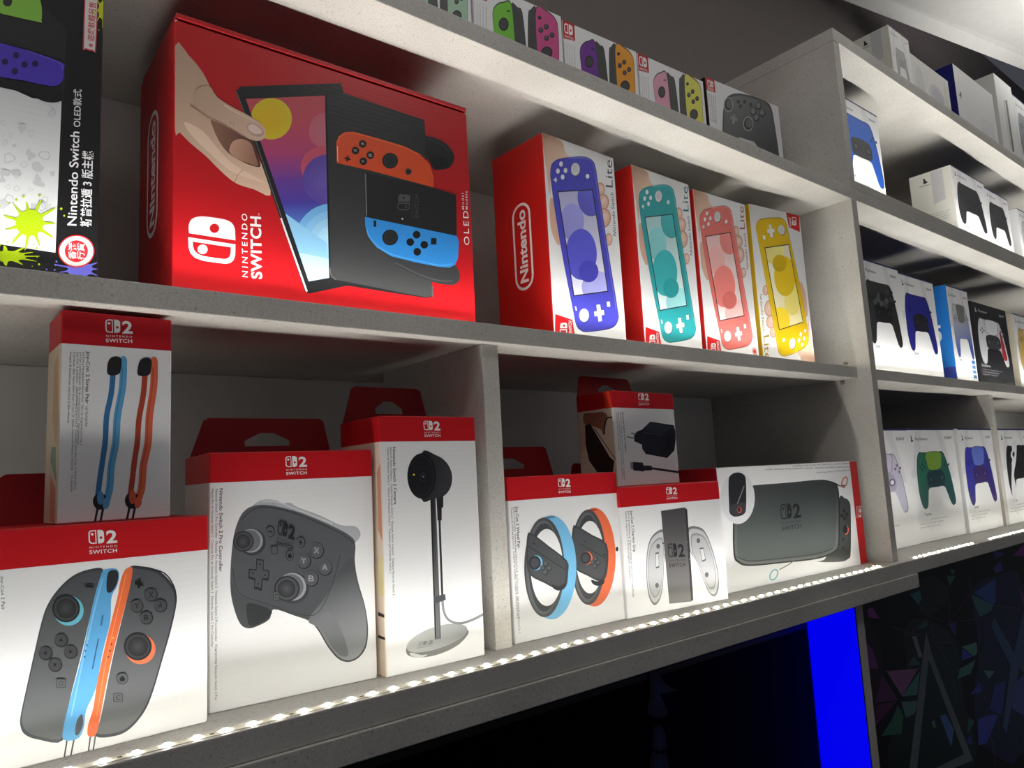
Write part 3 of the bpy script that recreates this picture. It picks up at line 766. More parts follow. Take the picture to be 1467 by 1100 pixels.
p.poly(ZP([(828, 376), (845, 376), (862, 824), (842, 828)]), grad=(ZP((836, 380)), (34, 34, 38), ZP((850, 820)), (112, 114, 116)))
p.stroke(ZP([(843, 380), (859, 822)]), 1.6, (96, 98, 100), curve=False); p.stroke(ZP([(831, 380), (845, 822)]), 1.4, (26, 26, 28), curve=False)
p.poly(ZP([(847, 372), (869, 372), (869, 410), (864, 412), (864, 452), (851, 452), (849, 408)]), (40, 40, 44))
p.stroke(ZP([(857, 450), (861, 560), (866, 690)]), 3, (52, 53, 57)); p.poly(ZP([(838, 692), (875, 684), (877, 702), (840, 716)]), (74, 76, 80))
p.poly(smooth(ZP([(800, 241), (845, 246), (878, 268), (896, 305), (893, 345), (872, 374), (838, 383), (800, 384)]), 4), grad=(ZP((800, 300)), (34, 34, 38), ZP((895, 320)), (62, 63, 68)))
p.poly(ell(*ZP((801, 312)), 20.6, 32.5, n=36), (22, 22, 26)); p.poly(ell(*ZP((799, 312)), 18.8, 30, n=36), (44, 45, 49)); p.poly(ell(*ZP((798, 312)), 17.8, 28.6, n=36), (28, 28, 32))
p.poly(ell(*ZP((804, 315)), 7.2, 10), (18, 18, 20)); p.poly(ell(*ZP((805, 316)), 5.4, 7.6), (44, 44, 50)); p.poly(ell(*ZP((806, 317)), 3.6, 5), (20, 20, 22)); p.poly(ell(*ZP((806, 314)), 1.4, 1.8, n=8), (120, 120, 130)); p.poly(ell(*ZP((776, 308)), 1.6, n=8), (220, 190, 60))
logo2(p, ZP((795, 835)), ZP((840, 828)), ZP((786, 856)), (120, 122, 124), (168, 168, 170))
p.build()
p = c.P('printed_logo'); logo2(p, ZP((806, 138)), ZP((858, 138)), ZP((810, 190)), INKW, RED); p.build()
p = c.P('printed_lettering')
p.text('Nintendo Switch 2 Camera', ZP((710, 220)), ZP((714, 402)), ZP((719, 220)), INKK, .014)
p.text('Nintendo Switch 2-Kamera · Caméra Nintendo Switch 2 · Nintendo Switch 2-camera · Камера Nintendo Switch 2', ZP((701, 221)), ZP((710, 688)), ZP((708, 221)), (44, 44, 50))
p.text('Cámara de Nintendo Switch 2 · Câmara da Nintendo Switch 2 · Telecamera per Nintendo Switch 2', ZP((692, 221)), ZP((700, 620)), ZP((699, 221)), (44, 44, 50))
p.build()
p = c.P('printed_side', 'left')
for pts, col in (([(664, 125), (684, 122), (686, 205), (668, 206)], (226, 66, 40)), ([(660, 300), (690, 270), (692, 520), (664, 480)], (214, 150, 126)), ([(664, 585), (692, 560), (694, 690), (666, 690)], (226, 212, 160)), ([(664, 740), (695, 752), (695, 762), (664, 752)], (44, 40, 40)), ([(664, 812), (696, 824), (696, 832), (664, 822)], (44, 40, 40))):
    p.poly(ZP(pts), col)
p.build()

# ------------------------------------------------------------------ bottom shelf, middle bay
c = banded('steering_wheel_box', 'white carton picturing two small steering wheels rimmed blue and orange', (738, 924), (897, 887), (726, 682), (881, 678), BT, .085, (804, 712))
c5 = c
c.tab(.004, c.w * .9, .034)
p = c.P('printed_picture')
for ocx, ocy, orx, ory, dcx, drx, dry, hcx, hrx, hry, col, light, bar, st in (
        (404, 745, 76, 177, 382, 62, 171, 388, 50, 130, (232, 112, 74), (246, 146, 112), [(326, 640), (342, 634), (395, 665), (448, 698), (452, 780), (440, 826), (420, 832), (380, 812), (335, 785), (322, 720)], (373, 748)),
        (250, 782, 89, 186, 224, 72, 178, 233, 58, 138, (118, 186, 228), (168, 214, 240), [(163, 668), (180, 660), (240, 705), (305, 757), (309, 800), (302, 850), (270, 860), (225, 838), (172, 808), (160, 750)], (190, 765))):
    x, y = ZW((ocx, ocy)); p.poly(ell(x, y, orx / 2.5, ory / 2.5, n=48), col)
    x2, y2 = ZW((ocx - 5, ocy)); p.poly(ell(x2, y2, (orx - 4) / 2.5, (ory - 3) / 2.5, n=48), light)
    x2, y2 = ZW((ocx - 7, ocy)); p.poly(ell(x2, y2, (orx - 5) / 2.5, (ory - 4) / 2.5, n=48), col if False else (54, 56, 60))
    x, y = ZW((ocx, ocy)); x3, y3 = ZW((hcx, ocy))
    p.poly([q for q in ell(x, y, (orx - 1) / 2.5, (ory - 1) / 2.5, n=48) if q[0] > x3 - 4], col)
    x, y = ZW((dcx, ocy)); p.poly(ell(x, y, drx / 2.5, dry / 2.5, n=48), (76, 78, 82)); p.poly(ell(x - 1.2, y, drx / 2.5 - 4, dry / 2.5 - 4, n=48), (100, 102, 106)); p.poly(ell(x, y, drx / 2.5 - 6.5, dry / 2.5 - 8, n=48), (66, 68, 72))
    x, y = ZW((hcx, ocy)); p.poly(ell(x, y, hrx / 2.5, hry / 2.5, n=48), (236, 236, 238))
    p.poly(smooth(ZW(bar), 3), (64, 66, 70)); p.poly(scaled(smooth(ZW(bar), 3), .9, -.6, -.6), (78, 80, 84))
    x, y = ZW(st); d = 1 if st[0] < 250 else .86
    p.poly(ell(x + 1.6, y, 9.4 * d, 10.6 * d), col); p.poly(ell(x, y, 8.6 * d, 10 * d), (48, 49, 53)); p.poly(ell(x, y, 6 * d, 7 * d), (74, 76, 80))
    for dx, dy in ((40, 4), (28, 18), (52, 20), (38, 34)): p.poly(ell(x + dx * d / 2.5, y + dy * d / 2.5, 3.8 * d, 4.4 * d, n=14), (42, 43, 47)); p.poly(ell(x + dx * d / 2.5 - .4, y + dy * d / 2.5 - .4, 3 * d, 3.6 * d, n=14), (90, 92, 96))
    p.stroke([(x - 10 * d, y - 24 * d), (x + (44 if d == 1 else 28), y + (10 if d == 1 else 0))], 1, (44, 45, 49), curve=False)
    g = 38 if d == 1 else 24
    p.text('+', (x + g, y - 4 * d), (x + g + 4.4, y - 2 * d), (x + g, y - 10 * d), (26, 26, 28)); p.text('-', (x - 4 * d, y - 26 * d), (x + 1 * d, y - 24 * d), (x - 4 * d, y - 34 * d), (26, 26, 28))
    q = 0 if d == 1 else -42
    p.poly(smooth(ZW([(st[0] + 62 + q, st[1] + 78), (st[0] + 85 + q, st[1] + 84), (st[0] + 106 + q, st[1] + 76), (st[0] + 106 + q, st[1] + 92), (st[0] + 85 + q, st[1] + 100), (st[0] + 66 + q, st[1] + 92)]), 3), (50, 52, 56))
p.stroke(ZW([(228, 606), (262, 600)]), 1.2, (60, 90, 110)); p.stroke(ZW([(388, 580), (410, 576)]), 1.2, (120, 50, 34)); p.poly(ell(*ZW((484, 716)), 2, 3.4, n=10), (40, 40, 44))
p.build()
p = c.P('printed_logo'); logo2(p, ZW((273, 463)), ZW((317, 462)), ZW((276, 517)), INKW, RED); p.build()
p = c.P('printed_lettering')
p.text('Joy-Con 2 Wheel Pair', ZW((121, 563)), ZW((129, 714)), ZW((131, 562)), INKK, .014)
p.text('Joy-Con 2-Lenkrad-Paar · Ensemble de deux volants Joy-Con 2 · Joy-Con 2-stuurset · Два кермові колеса Joy-Con 2', ZW((113, 566)), ZW((133, 1018)), ZW((120, 565)), (44, 44, 50))
p.text('Conjunto de volantes Joy-Con 2 · Conjunto de volantes · Coppia di volanti Joy-Con 2', ZW((104, 567)), ZW((126, 965)), ZW((111, 566)), (44, 44, 50))
p.build()

c = banded('charging_grip_box', 'white carton picturing a grey charging grip with clear handles, under the adapter carton', (899.5, 888), (1044, 858), (887, 697.6), (1029, 690), BT, .085, (957, 721))
c6 = c
p = c.P('printed_picture')
for pts in ([(652, 648), (625, 655), (602, 685), (591, 740), (590, 815), (597, 878), (610, 910), (624, 916), (640, 892), (650, 840), (654, 760), (660, 700)], [(740, 640), (780, 638), (805, 662), (830, 728), (847, 798), (849, 855), (838, 884), (820, 880), (798, 838), (772, 765), (752, 735), (740, 700)]):
    q = smooth(ZW(pts), 4); p.poly(q, (120, 120, 124)); p.poly(scaled(q, .93), (196, 197, 200)); p.poly(scaled(q, .8), (150, 151, 154)); p.poly(scaled(q, .74), (184, 185, 188))
for q in ([(622, 730), (634, 726), (636, 782), (624, 786)], [(780, 712), (794, 710), (803, 756), (790, 762)]):
    p.poly(ZW(q), (84, 84, 88)); p.poly(scaled(ZW(q), .8), (206, 207, 210))
for q in ((632, 706), (628, 846), (776, 686), (806, 808)): p.poly(ell(*ZW(q), 2.6, 3.6, n=14), (96, 96, 100))
p.poly(ZW([(727, 568), (736, 574), (758, 898), (750, 904)]), (52, 51, 54)); p.poly(ZW([(642, 580), (728, 567), (750, 904), (672, 912)]), grad=(ZW((690, 575)), (76, 74, 77), ZW((700, 900)), (112, 110, 112)))
p.poly(ZW([(646, 692), (740, 688), (741, 694), (647, 698)]), (92, 90, 94)); p.poly(ell(*ZW((745, 752)), .8, n=8), (150, 150, 150))
logo2(p, ZW((665, 696)), ZW((724, 694)), ZW((672, 783)), (34, 34, 38), (80, 78, 82))
p.build()
p = c.P('printed_logo'); logo2(p, ZW((660, 495)), ZW((699, 493)), ZW((663, 540)), INKW, RED); p.build()
p = c.P('printed_lettering')
p.text('Joy-Con 2 Charging Grip', ZW((532, 578)), ZW((544, 727)), ZW((541, 577)), INKK, .014)
p.text('Joy-Con 2-Aufladehalterung · Poignée de recharge Joy-Con 2 · Joy-Con 2-oplaadhouder', ZW((523, 580)), ZW((541, 890)), ZW((530, 579)), (44, 44, 50))
p.text('Soporte de carga Joy-Con 2 · Punho de carregamento · Impugnatura', ZW((514, 581)), ZW((530, 822)), ZW((521, 580)), (44, 44, 50))
p.build()

# --- adapter carton standing on the grip carton
zt = BT + c6.h + .0004
a = onplane((885, 695), c6.bl - c6.n * .02, c6.n); a.z = zt
yaw = math.radians(1.0); n = Vector((math.sin(yaw), -math.cos(yaw), 0))
ztop = onplane((873, 558.8), a, n).z
b = onplane((970, 640), a, n); b.z = zt
f = Face(a, (b - a).normalized(), Vector((0, 0, 1)), n, (b - a).length, ztop - zt)
c = Carton('adapter_box', 'small white carton picturing a black plug adapter, stacked above the grip carton', 'box', a, b, ztop - zt, .056, band=(bandh(f, (920, 585)), (196, 20, 34)), side=(214, 208, 188), group=GRP2)
c.tab(.002, c.w - .006, .026, slant=.01)
p = c.P('printed_picture')
p.poly(ZA([(857, 415), (913, 362), (1058, 384), (1068, 420), (1070, 470), (1062, 540), (1018, 587), (885, 562), (863, 530)]), (28, 30, 40))
p.poly(ZA([(860, 428), (985, 448), (1008, 470), (1012, 575), (890, 555), (866, 525)]), grad=(ZA((860, 440)), (40, 43, 56), ZA((1010, 560)), (30, 32, 42))); p.poly(ZA([(860, 412), (915, 366), (1055, 388), (990, 440)]), (48, 51, 64)); p.stroke(ZA([(862, 425), (988, 446)]), 1, (74, 78, 92), curve=False); p.poly(ell(*ZA((1036, 470)), 4.5, 8, n=16), (22, 24, 32))
p.poly(ZA([(812, 440), (835, 420), (858, 412), (862, 505), (830, 490), (814, 484)]), (36, 38, 50)); p.stroke(ZA([(795, 432), (822, 440)]), 2.2, (150, 152, 156), curve=False); p.stroke(ZA([(768, 455), (816, 466)]), 2.2, (150, 152, 156), curve=False)
p.stroke(B3([(795, 482), (850, 490), (962, 506)]), 3, (30, 32, 40)); p.poly(B3([(748, 466), (798, 468), (800, 494), (750, 496)]), (36, 38, 48)); p.poly(B3([(690, 446), (748, 450), (754, 502), (692, 494)]), (34, 36, 46)); p.poly(B3([(674, 448), (690, 448), (692, 488), (677, 486)]), (150, 152, 156))
p.build()
p = c.P('printed_logo'); logo2(p, B3((720, 52)), B3((780, 52)), B3((725, 123)), INKW, (196, 20, 34)); p.build()
p = c.P('printed_lettering')
p.text('Nintendo Switch 2 AC Adapter', B3((627, 160)), B3((648, 395)), B3((636, 159)), INKK, .014)
for x, y1, t in ((618, 552, 'Nintendo Switch 2-Netzteil · Bloc d’alimentation Nintendo Switch 2 · Voedingsadapter'), (607, 540, 'Adaptador de corriente de Nintendo Switch 2 · Transformador CA da Nintendo Switch 2'), (597, 380, 'Alimentatore per Nintendo Switch 2 · Блок живлення')):
    p.text(t, B3((x - 2, 162)), B3((x + 22 * (y1 - 160) / 390, y1)), B3((x + 5, 161)), (52, 52, 58))
p.build()
p = c.P('printed_side', 'left')
p.poly(B3([(515, 42), (555, 36), (573, 136), (536, 142)]), (232, 66, 40))
p.poly(smooth(B3([(410, 172), (470, 165), (520, 160), (545, 185), (528, 225), (524, 290), (508, 262), (470, 245), (414, 228)]), 4), (150, 104, 80))
p.poly(B3([(416, 236), (445, 228), (560, 420), (584, 440), (576, 506), (486, 505), (440, 440), (420, 350)]), (46, 38, 36)); p.stroke(B3([(572, 190), (545, 195), (532, 225), (524, 290)]), 2, (30, 26, 26)); p.stroke(B3([(470, 255), (590, 430)]), 1.4, (110, 100, 90), curve=False)
p.build()
c6.tab(.0, .03, .030, hole=[(-c6.w / 2 + .012, .012), (-c6.w / 2 + .018, .012), (-c6.w / 2 + .015, .018)])

# --- carrying case carton
a, b, h = on_shelf_fit((1045.5, 850), (1238.3, 807.7), (1025.5, 671), (1230, 659), BT + .0003)
u = (b - a).normalized(); b = a + u * ((1.1115 - a.x) / u.x); a = b - u * (b.x - onplane((1025.5, 671), a, Vector((u.y, -u.x, 0))).x) / u.x
c = Carton('carrying_case_box', 'wide white carton with a red end strip picturing a dark grey zip case', 'box', a, b, h, .075, side=(150, 16, 26), group=GRP2)
p = c.P('printed_picture')
cs = smooth(ZW([(905, 525), (925, 498), (975, 488), (1100, 478), (1210, 468), (1255, 476), (1278, 500), (1282, 600), (1280, 700), (1262, 730), (1200, 752), (1080, 766), (960, 777), (918, 765), (902, 735), (900, 620)]), 4)
p.poly(smooth(ZW([(1278, 540), (1300, 534), (1316, 545), (1322, 580), (1322, 725), (1312, 752), (1280, 762), (1200, 760), (1240, 735)]), 4), (66, 69, 70))
p.poly(cs, (44, 47, 48)); p.poly(scaled(cs, .975, .4, -.8), grad=(ZW((1080, 480)), (64, 69, 70), ZW((1090, 770)), (112, 118, 117))); p.poly(scaled(cs, .93, .4, -1.2), grad=(ZW((1080, 480)), (60, 65, 66), ZW((1090, 770)), (92, 98, 98)))
p.stroke(ZW([(912, 742), (960, 758), (1080, 748), (1200, 732), (1258, 714)]), 1.2, (54, 57, 58)); p.stroke(ZW([(1210, 469), (1256, 478), (1276, 502), (1281, 600), (1279, 700)]), 1.4, (26, 28, 28))
for q in ((1298, 580), (1308, 592), (1290, 596), (1300, 606)): p.poly(ell(*ZW(q), 2.4, 3, n=12), (36, 37, 38))
p.poly(ell(*ZW((1305, 648)), 3.8, 6.4), (226, 110, 76)); p.poly(ell(*ZW((1302, 646)), 3.8, 6.2), (38, 39, 40)); p.poly(rrect(*ZW((1290, 676)), *ZW((1298, 688)), .6), (40, 41, 42)); p.poly(rrect(*ZW((1291, 706)), *ZW((1299, 716)), .6), (40, 41, 42))
logo2(p, ZW((1068, 556)), ZW((1140, 548)), ZW((1075, 652)), (32, 35, 36), (72, 77, 78))
p.poly(ell(*ZW((917, 534)), 24.4, 37, n=36), (220, 221, 226)); p.poly(smooth(ZW([(884, 472), (894, 450), (915, 442), (936, 448), (946, 470), (947, 560), (940, 590), (910, 600), (890, 590), (886, 560)]), 4), (40, 41, 45)); p.stroke(ZW([(915, 555), (940, 490)]), .8, (170, 172, 176), curve=False); p.poly(ZW([(888, 558), (945, 548), (942, 586), (910, 598), (892, 588)]), (62, 63, 68)); p.poly(ell(*ZW((923, 576)), 3, 4.6, n=14), (220, 100, 80)); p.poly(ell(*ZW((922, 575)), 2.2, 3.6, n=14), (44, 44, 48))
p.stroke(ZW([(1250, 474), (1268, 482), (1284, 490), (1300, 488)]), 1.6, (46, 50, 50)); x, y = ZW((1299, 477)); p.ring(ell(x, y, 4.4, 8.6, a=.3), ell(x, y, 2.8, 6.8, a=.3), (214, 120, 92))
p.stroke(ZW([(1118, 758), (1098, 772), (1066, 790)]), 1.4, (120, 126, 128)); x, y = ZW((1046, 808)); p.ring(ell(x, y, 5.8, 9, a=.5), ell(x, y, 3.8, 6.8, a=.5), (120, 190, 196))
p.build()
p = c.P('printed_strip')
p.poly(ZW([(1325, 399), (1358, 396), (1382, 764), (1347, 772)]), (206, 24, 32))
fa = p.f; p.V, p.F, p.C, p.k = [], [], [], 1
u0 = fa.uv(ZW((1336, 590)))[0]
p.poly_uv([(fa.w - .0205, .0006), (fa.w - .0003, .0006), (fa.w - .0003, fa.h - .0006), (fa.w - .0205, fa.h - .0006)], (206, 24, 32))
logo2(p, ZW((1360, 562)), ZW((1361, 604)), ZW((1341, 563)), INKW, (206, 24, 32)); p.build()
p = c.P('printed_lettering')
for y, x0, t in ((414, 1112, 'Nintendo Switch 2 Carrying Case and Screen Protector'), (426, 1015, 'Nintendo Switch 2-Tasche und -Schutzfolie · Pochette et protection d’écran Nintendo Switch 2'), (438, 1198, 'Carrying Case & Screen Protector')):
    k = (438 - y) * .02
    p.text(t, ZW((1322, y - 7)), ZW((x0, y + 3)), ZW((1322, y - 1)), (84, 84, 92))
p.build()

# ------------------------------------------------------------------ middle shelf: console cartons
GRPM = 'console cartons on the middle shelf'
# --- red carton with a docked console
a, b, h = high_fit((250, 27), (668.5, 163), .061, S2T + .0003)
dep = side_depth(a, b, (201.4, 102.6))
c = Carton('console_box', 'large red carton picturing a hand and a docked console, lying on its side', 'box', a, b, h, min(.115, dep), white=(188, 22, 30), group=GRPM)
big = c
slabm = box_mesh('lid_flap', -c.w / 2 + .001, c.w / 2 - .001, -c.d / 2 - .0006, c.d / 2 - .002, 0, .0042, .0006)
ink(slabm, [lin((188, 22, 30))] * len(slabm.vertices)); o = link('lid_flap', slabm, c.e, CARD); o.location = (0, 0, c.h + .0016)
slabm = box_mesh('lid_core', -c.w / 2 + .004, c.w / 2 - .004, -c.d / 2 + .003, c.d / 2 - .004, 0, .0018, 0)
ink(slabm, [lin((60, 12, 14))] * len(slabm.vertices)); o = link('lid_core', slabm, c.e, CARD); o.location = (0, 0, c.h)
p = c.P('printed_picture')
hand = smooth(ZO([(139, 150), (185, 183), (225, 230), (250, 275), (275, 318), (330, 353), (385, 382), (425, 410), (437, 436), (428, 457), (405, 462), (398, 475), (412, 520), (440, 570), (452, 642), (400, 622), (340, 602), (290, 562), (240, 512), (190, 470), (155, 435), (139, 424)]), 3)
hand = [(max(q[0], 190 + 139 / 2.2922), q[1]) for q in hand]
p.poly(hand, grad=(ZO((150, 170)), (186, 156, 136), ZO((400, 590)), (228, 192, 168)))
p.poly(smooth(ZO([(170, 400), (230, 430), (290, 500), (340, 545), (420, 590), (436, 600), (380, 585), (320, 560), (250, 500), (190, 440)]), 3), (236, 206, 184))
p.poly(smooth(ZO([(255, 386), (290, 398), (335, 426), (380, 452), (402, 468), (414, 520), (418, 548), (380, 540), (340, 520), (318, 505), (296, 482), (272, 440)]), 3), grad=(ZO((270, 410)), (150, 108, 90), ZO((400, 480)), (78, 50, 42)))
p.poly(smooth(ZO([(318, 488), (330, 464), (358, 456), (388, 470), (402, 508), (412, 545), (380, 536), (345, 522), (322, 505)]), 3), grad=(ZO((325, 480)), (206, 160, 138), ZO((408, 530)), (150, 104, 86)))
p.stroke(ZO([(336, 600), (344, 576), (364, 556)]), .8, (176, 130, 112))
p.poly(ZO([(338, 297), (347, 293), (352, 284), (684, 273), (694, 306), (958, 394), (962, 450), (985, 975), (960, 978), (705, 938), (580, 964), (566, 957), (400, 470)]), (34, 34, 37))
p.stroke(ZO([(340, 300), (410, 480), (490, 718)]), 1.6, (96, 96, 100), curve=False); p.stroke(ZO([(487, 716), (572, 957)]), 2.6, (226, 226, 228), curve=False)
scr = ZO([(372, 325), (631, 314), (645, 912), (578, 924)])
stops = ((0, (196, 84, 92)), (.16, (198, 78, 98)), (.32, (176, 70, 124)), (.44, (112, 66, 156)), (.58, (74, 62, 164)), (.72, (84, 130, 214)), (1.0, (168, 216, 246)))
lerp = lambda q, r, t: (q[0] + (r[0] - q[0]) * t, q[1] + (r[1] - q[1]) * t)
for (t0, k0), (t1_, k1) in zip(stops, stops[1:]):
    q = [lerp(scr[0], scr[3], t0), lerp(scr[1], scr[2], t0), lerp(scr[1], scr[2], t1_), lerp(scr[0], scr[3], t1_)]
    p.poly(q, grad=(lerp(q[0], q[1], .5), k0, lerp(q[3], q[2], .5), k1)); p.k -= 1
p.k += 1
for cx, cy, r, col, mid in ((640, 430, 62, (204, 104, 122), (196, 110, 132)), (455, 390, 68, (222, 196, 48), (226, 186, 34)), (618, 548, 66, (206, 86, 110), (190, 80, 120)), (640, 590, 82, (96, 76, 168), (108, 88, 176)), (655, 790, 122, (120, 184, 240), (176, 222, 250))):
    for k in range(4):
        q = clip(ell(*ZO((cx, cy)), ZO.d(r) * (1 - .2 * k), n=32), scr)
        if q: p.poly(q, tuple(col[j] + (mid[j] - col[j]) * k / 3 for j in range(3)))
q = clip(ZO([(500, 700), (640, 800), (645, 912), (578, 924)]), scr); p.poly(q, (146, 202, 242))
q = clip(ZO([(545, 830), (645, 850), (645, 912), (578, 924)]), scr); p.poly(q, (186, 226, 248))
p.poly(smooth(ZO([(205, 300), (250, 282), (278, 320), (330, 353), (385, 382), (425, 410), (437, 436), (428, 457), (405, 463), (370, 451), (330, 428), (285, 403), (245, 388), (212, 362)]), 3), grad=(ZO((240, 320)), (196, 164, 142), ZO((420, 440)), (222, 188, 168)))
p.stroke(ZO([(190, 346), (222, 366), (256, 388), (290, 402), (334, 428), (372, 450)]), 1.6, (150, 108, 90), taper=.6)
p.stroke(ZO([(300, 345), (345, 372), (400, 398)]), 2.4, (232, 204, 184), taper=.5)
p.stroke(ZO([(318, 396), (322, 404), (322, 412)]), .7, (176, 138, 118)); p.stroke(ZO([(326, 398), (331, 406), (331, 416)]), .7, (176, 138, 118))
p.poly(smooth(ZO([(374, 412), (392, 404), (418, 416), (431, 434), (424, 448), (398, 446), (378, 430)]), 3), (198, 162, 146)); p.poly(smooth(ZO([(379, 415), (394, 408), (416, 420), (425, 436), (402, 440), (383, 428)]), 3), (232, 206, 196))
p.poly(smooth(ZO([(800, 455), (850, 443), (950, 445), (1010, 460), (1045, 490), (1056, 520), (1040, 550), (1000, 558), (984, 550), (968, 520), (930, 495), (880, 475)]), 4), (30, 30, 33)); p.poly(smooth(ZO([(975, 520), (1010, 515), (1035, 528), (1030, 545), (1000, 552), (986, 545)]), 4), (16, 16, 18)); p.stroke(ZO([(830, 450), (940, 452), (1005, 468), (1040, 500)]), 1, (56, 56, 60))
p.poly(ZO([(636, 316), (690, 308), (957, 397), (984, 972), (962, 976), (664, 918), (650, 900)]), grad=(ZO((790, 350)), (38, 38, 41), ZO((800, 950)), (66, 67, 69)))
p.stroke(ZO([(648, 880), (652, 906), (668, 919)]), 1, (110, 110, 112)); p.stroke(ZO([(984, 940), (984, 974)]), 1.6, (90, 90, 92), curve=False)
p.poly(ZO([(745, 562), (985, 616), (1062, 640), (1064, 776), (765, 712), (763, 570)]), (36, 36, 39)); p.stroke(ZO([(764, 570), (768, 708)]), 1.4, (124, 124, 128), curve=False)
p.poly(smooth(ZO([(830, 842), (870, 848), (1000, 876), (1050, 868), (1070, 888), (1073, 918), (1052, 935), (1000, 930), (940, 910), (880, 880)]), 4), (58, 59, 61)); p.stroke(ZO([(860, 862), (950, 905), (1010, 922), (1050, 922)]), 1.4, (88, 89, 92))
p.poly(smooth(ZO([(668, 470), (676, 448), (696, 434), (726, 433), (800, 453), (890, 480), (942, 505), (975, 540), (988, 580)]), 1)[:] + ZO([(988, 616), (900, 592), (780, 560), (690, 540), (670, 535)]), (226, 82, 40)); p.stroke(ZO([(671, 470), (680, 450), (700, 438), (726, 437), (800, 457), (890, 484), (938, 508)]), 1.2, (242, 112, 66)); p.stroke(ZO([(672, 480), (673, 530)]), 1.2, (250, 190, 170))
p.poly(ZO([(762, 712), (1064, 775), (1071, 792), (1068, 850), (1058, 870), (1040, 879), (1010, 877), (930, 862), (850, 842), (800, 812), (772, 775), (763, 740)]), (52, 142, 222)); p.stroke(ZO([(768, 750), (776, 775), (804, 808), (852, 836), (930, 855), (1010, 871), (1050, 866)]), 1.4, (92, 172, 238))
def knob(q, r, inner=True):
    x, y = ZO(q); r = ZO.d(r); p.poly(ell(x, y, r), (26, 26, 29))
    if inner: p.poly(ell(x, y, r * .8), (52, 53, 57)); p.poly(ell(x, y, r * .66), (38, 38, 42))
knob((845, 528), 26); knob((845, 780), 26)
for q in ((755, 473), (731, 495), (780, 510), (757, 530), (932, 771), (911, 795), (957, 804), (934, 827)): knob(q, 12.5, False)
for q, t in (((755, 473), 'A'), ((731, 495), 'X'), ((780, 510), 'B'), ((757, 530), 'Y')):
    x, y = ZO(q); p.text(t, (x + 2.4, y + 2), (x + 1.4, y - 2.2), (x - 2.2, y + 2), (196, 196, 198))
x, y = ZO((705, 522)); p.stroke([(x - 4, y - 1), (x + 4, y + 1)], 2.4, (32, 30, 30)); p.stroke([(x + .8, y - 4), (x - .8, y + 4)], 2.4, (32, 30, 30)); p.poly(ell(*ZO((905, 564)), 4.6), (70, 66, 66)); p.poly(ell(*ZO((905, 564)), 3.2), (34, 34, 36))
x, y = ZO((988, 793)); p.poly(rrect(x - 4, y - 4.6, x + 4, y + 4.6, .4), (28, 30, 34)); x, y = ZO((795, 735)); p.poly(rrect(x - 1.8, y - 4.4, x + 1.8, y + 4.4, .4), (28, 30, 34)); p.poly(ell(*ZO((885, 719)), 1.3, n=8), (220, 230, 226))
logo1(p, ZO((908, 692)), ZO((912, 640)), ZO((868, 690)), (84, 84, 88), (36, 36, 39), False)
p.text('NINTENDO', ZO((920, 715)), ZO((923, 640)), ZO((914, 714)), (70, 70, 74)); p.text('SWITCH', ZO((938, 716)), ZO((938, 640)), ZO((925, 715)), (74, 74, 78), .02)
p.build()
p = c.P('printed_logo')
M = A5
p.poly(spline(M([(1082, 236), (1081, 190), (1098, 155), (1140, 140), (1200, 143), (1290, 158), (1330, 180), (1346, 215)]), 4) + M([(1348, 277)]), (240, 240, 242)); p.poly(ell(*M((1228, 208)), 6.8, 6.6), RED)
out = M([(1077, 258), (1348, 300), (1347, 360), (1338, 390), (1318, 407), (1290, 411), (1230, 404), (1160, 393), (1115, 376), (1090, 350), (1079, 315)]); inn = M([(1104, 284), (1322, 317), (1321, 352), (1314, 370), (1303, 380), (1284, 384), (1230, 377), (1165, 367), (1132, 354), (1113, 334), (1105, 310)])
p.ring(out, inn, (240, 240, 242)); p.poly(ell(*M((1160, 328)), 7.2, 6.8), (240, 240, 242))
p.text('NINTENDO', ZO((378, 911)), ZO((376, 703)), ZO((359, 909)), (240, 240, 242), .006, 1.45); p.text('SWITCH', ZO((424, 916)), ZO((420, 712)), ZO((389, 915)), (240, 240, 242), .028, 1.06); p.text('TM', ZO((418, 708)), ZO((418, 700)), ZO((412, 708)), (240, 240, 242))
p.build()
p = c.P('printed_lettering')
p.text('OLED', ZO((1106, 805)), ZO((1102, 693)), ZO((1088, 804)), (240, 236, 236), .006, 1.35); p.text('Model', ZO((1089, 688)), ZO((1087, 634)), ZO((1081, 688)), (240, 236, 236), .004, 1.3); p.text('Modèle', ZO((1101, 688)), ZO((1099, 627)), ZO((1093, 688)), (240, 236, 236), .004, 1.3)
p.build()
p = c.P('printed_side', 'left'); capsule_logo(p, ZO((72, 360)), ZO((58, 785)), ZO((48, 572)), ZO((83, 572)), 'Nintendo', (240, 238, 238)); p.build()
p = c.P('worn_corners', lift=40)
for pts in ([(137, 42), (150, 40), (148, 62), (140, 72), (134, 66)], [(1090, 362), (1108, 370), (1108, 384), (1098, 382)], [(122, 908), (132, 915), (131, 935), (123, 932)], [(1128, 1046), (1134, 1044), (1133, 1060), (1128, 1060)]):
    f = c.front; q = [f.uv(s) for s in ZO(pts)]; p.poly_uv([(max(.0002, min(f.w - .0002, x)), max(.0002, min(f.h - .0002, y))) for x, y in q], (214, 206, 190))
p.build()

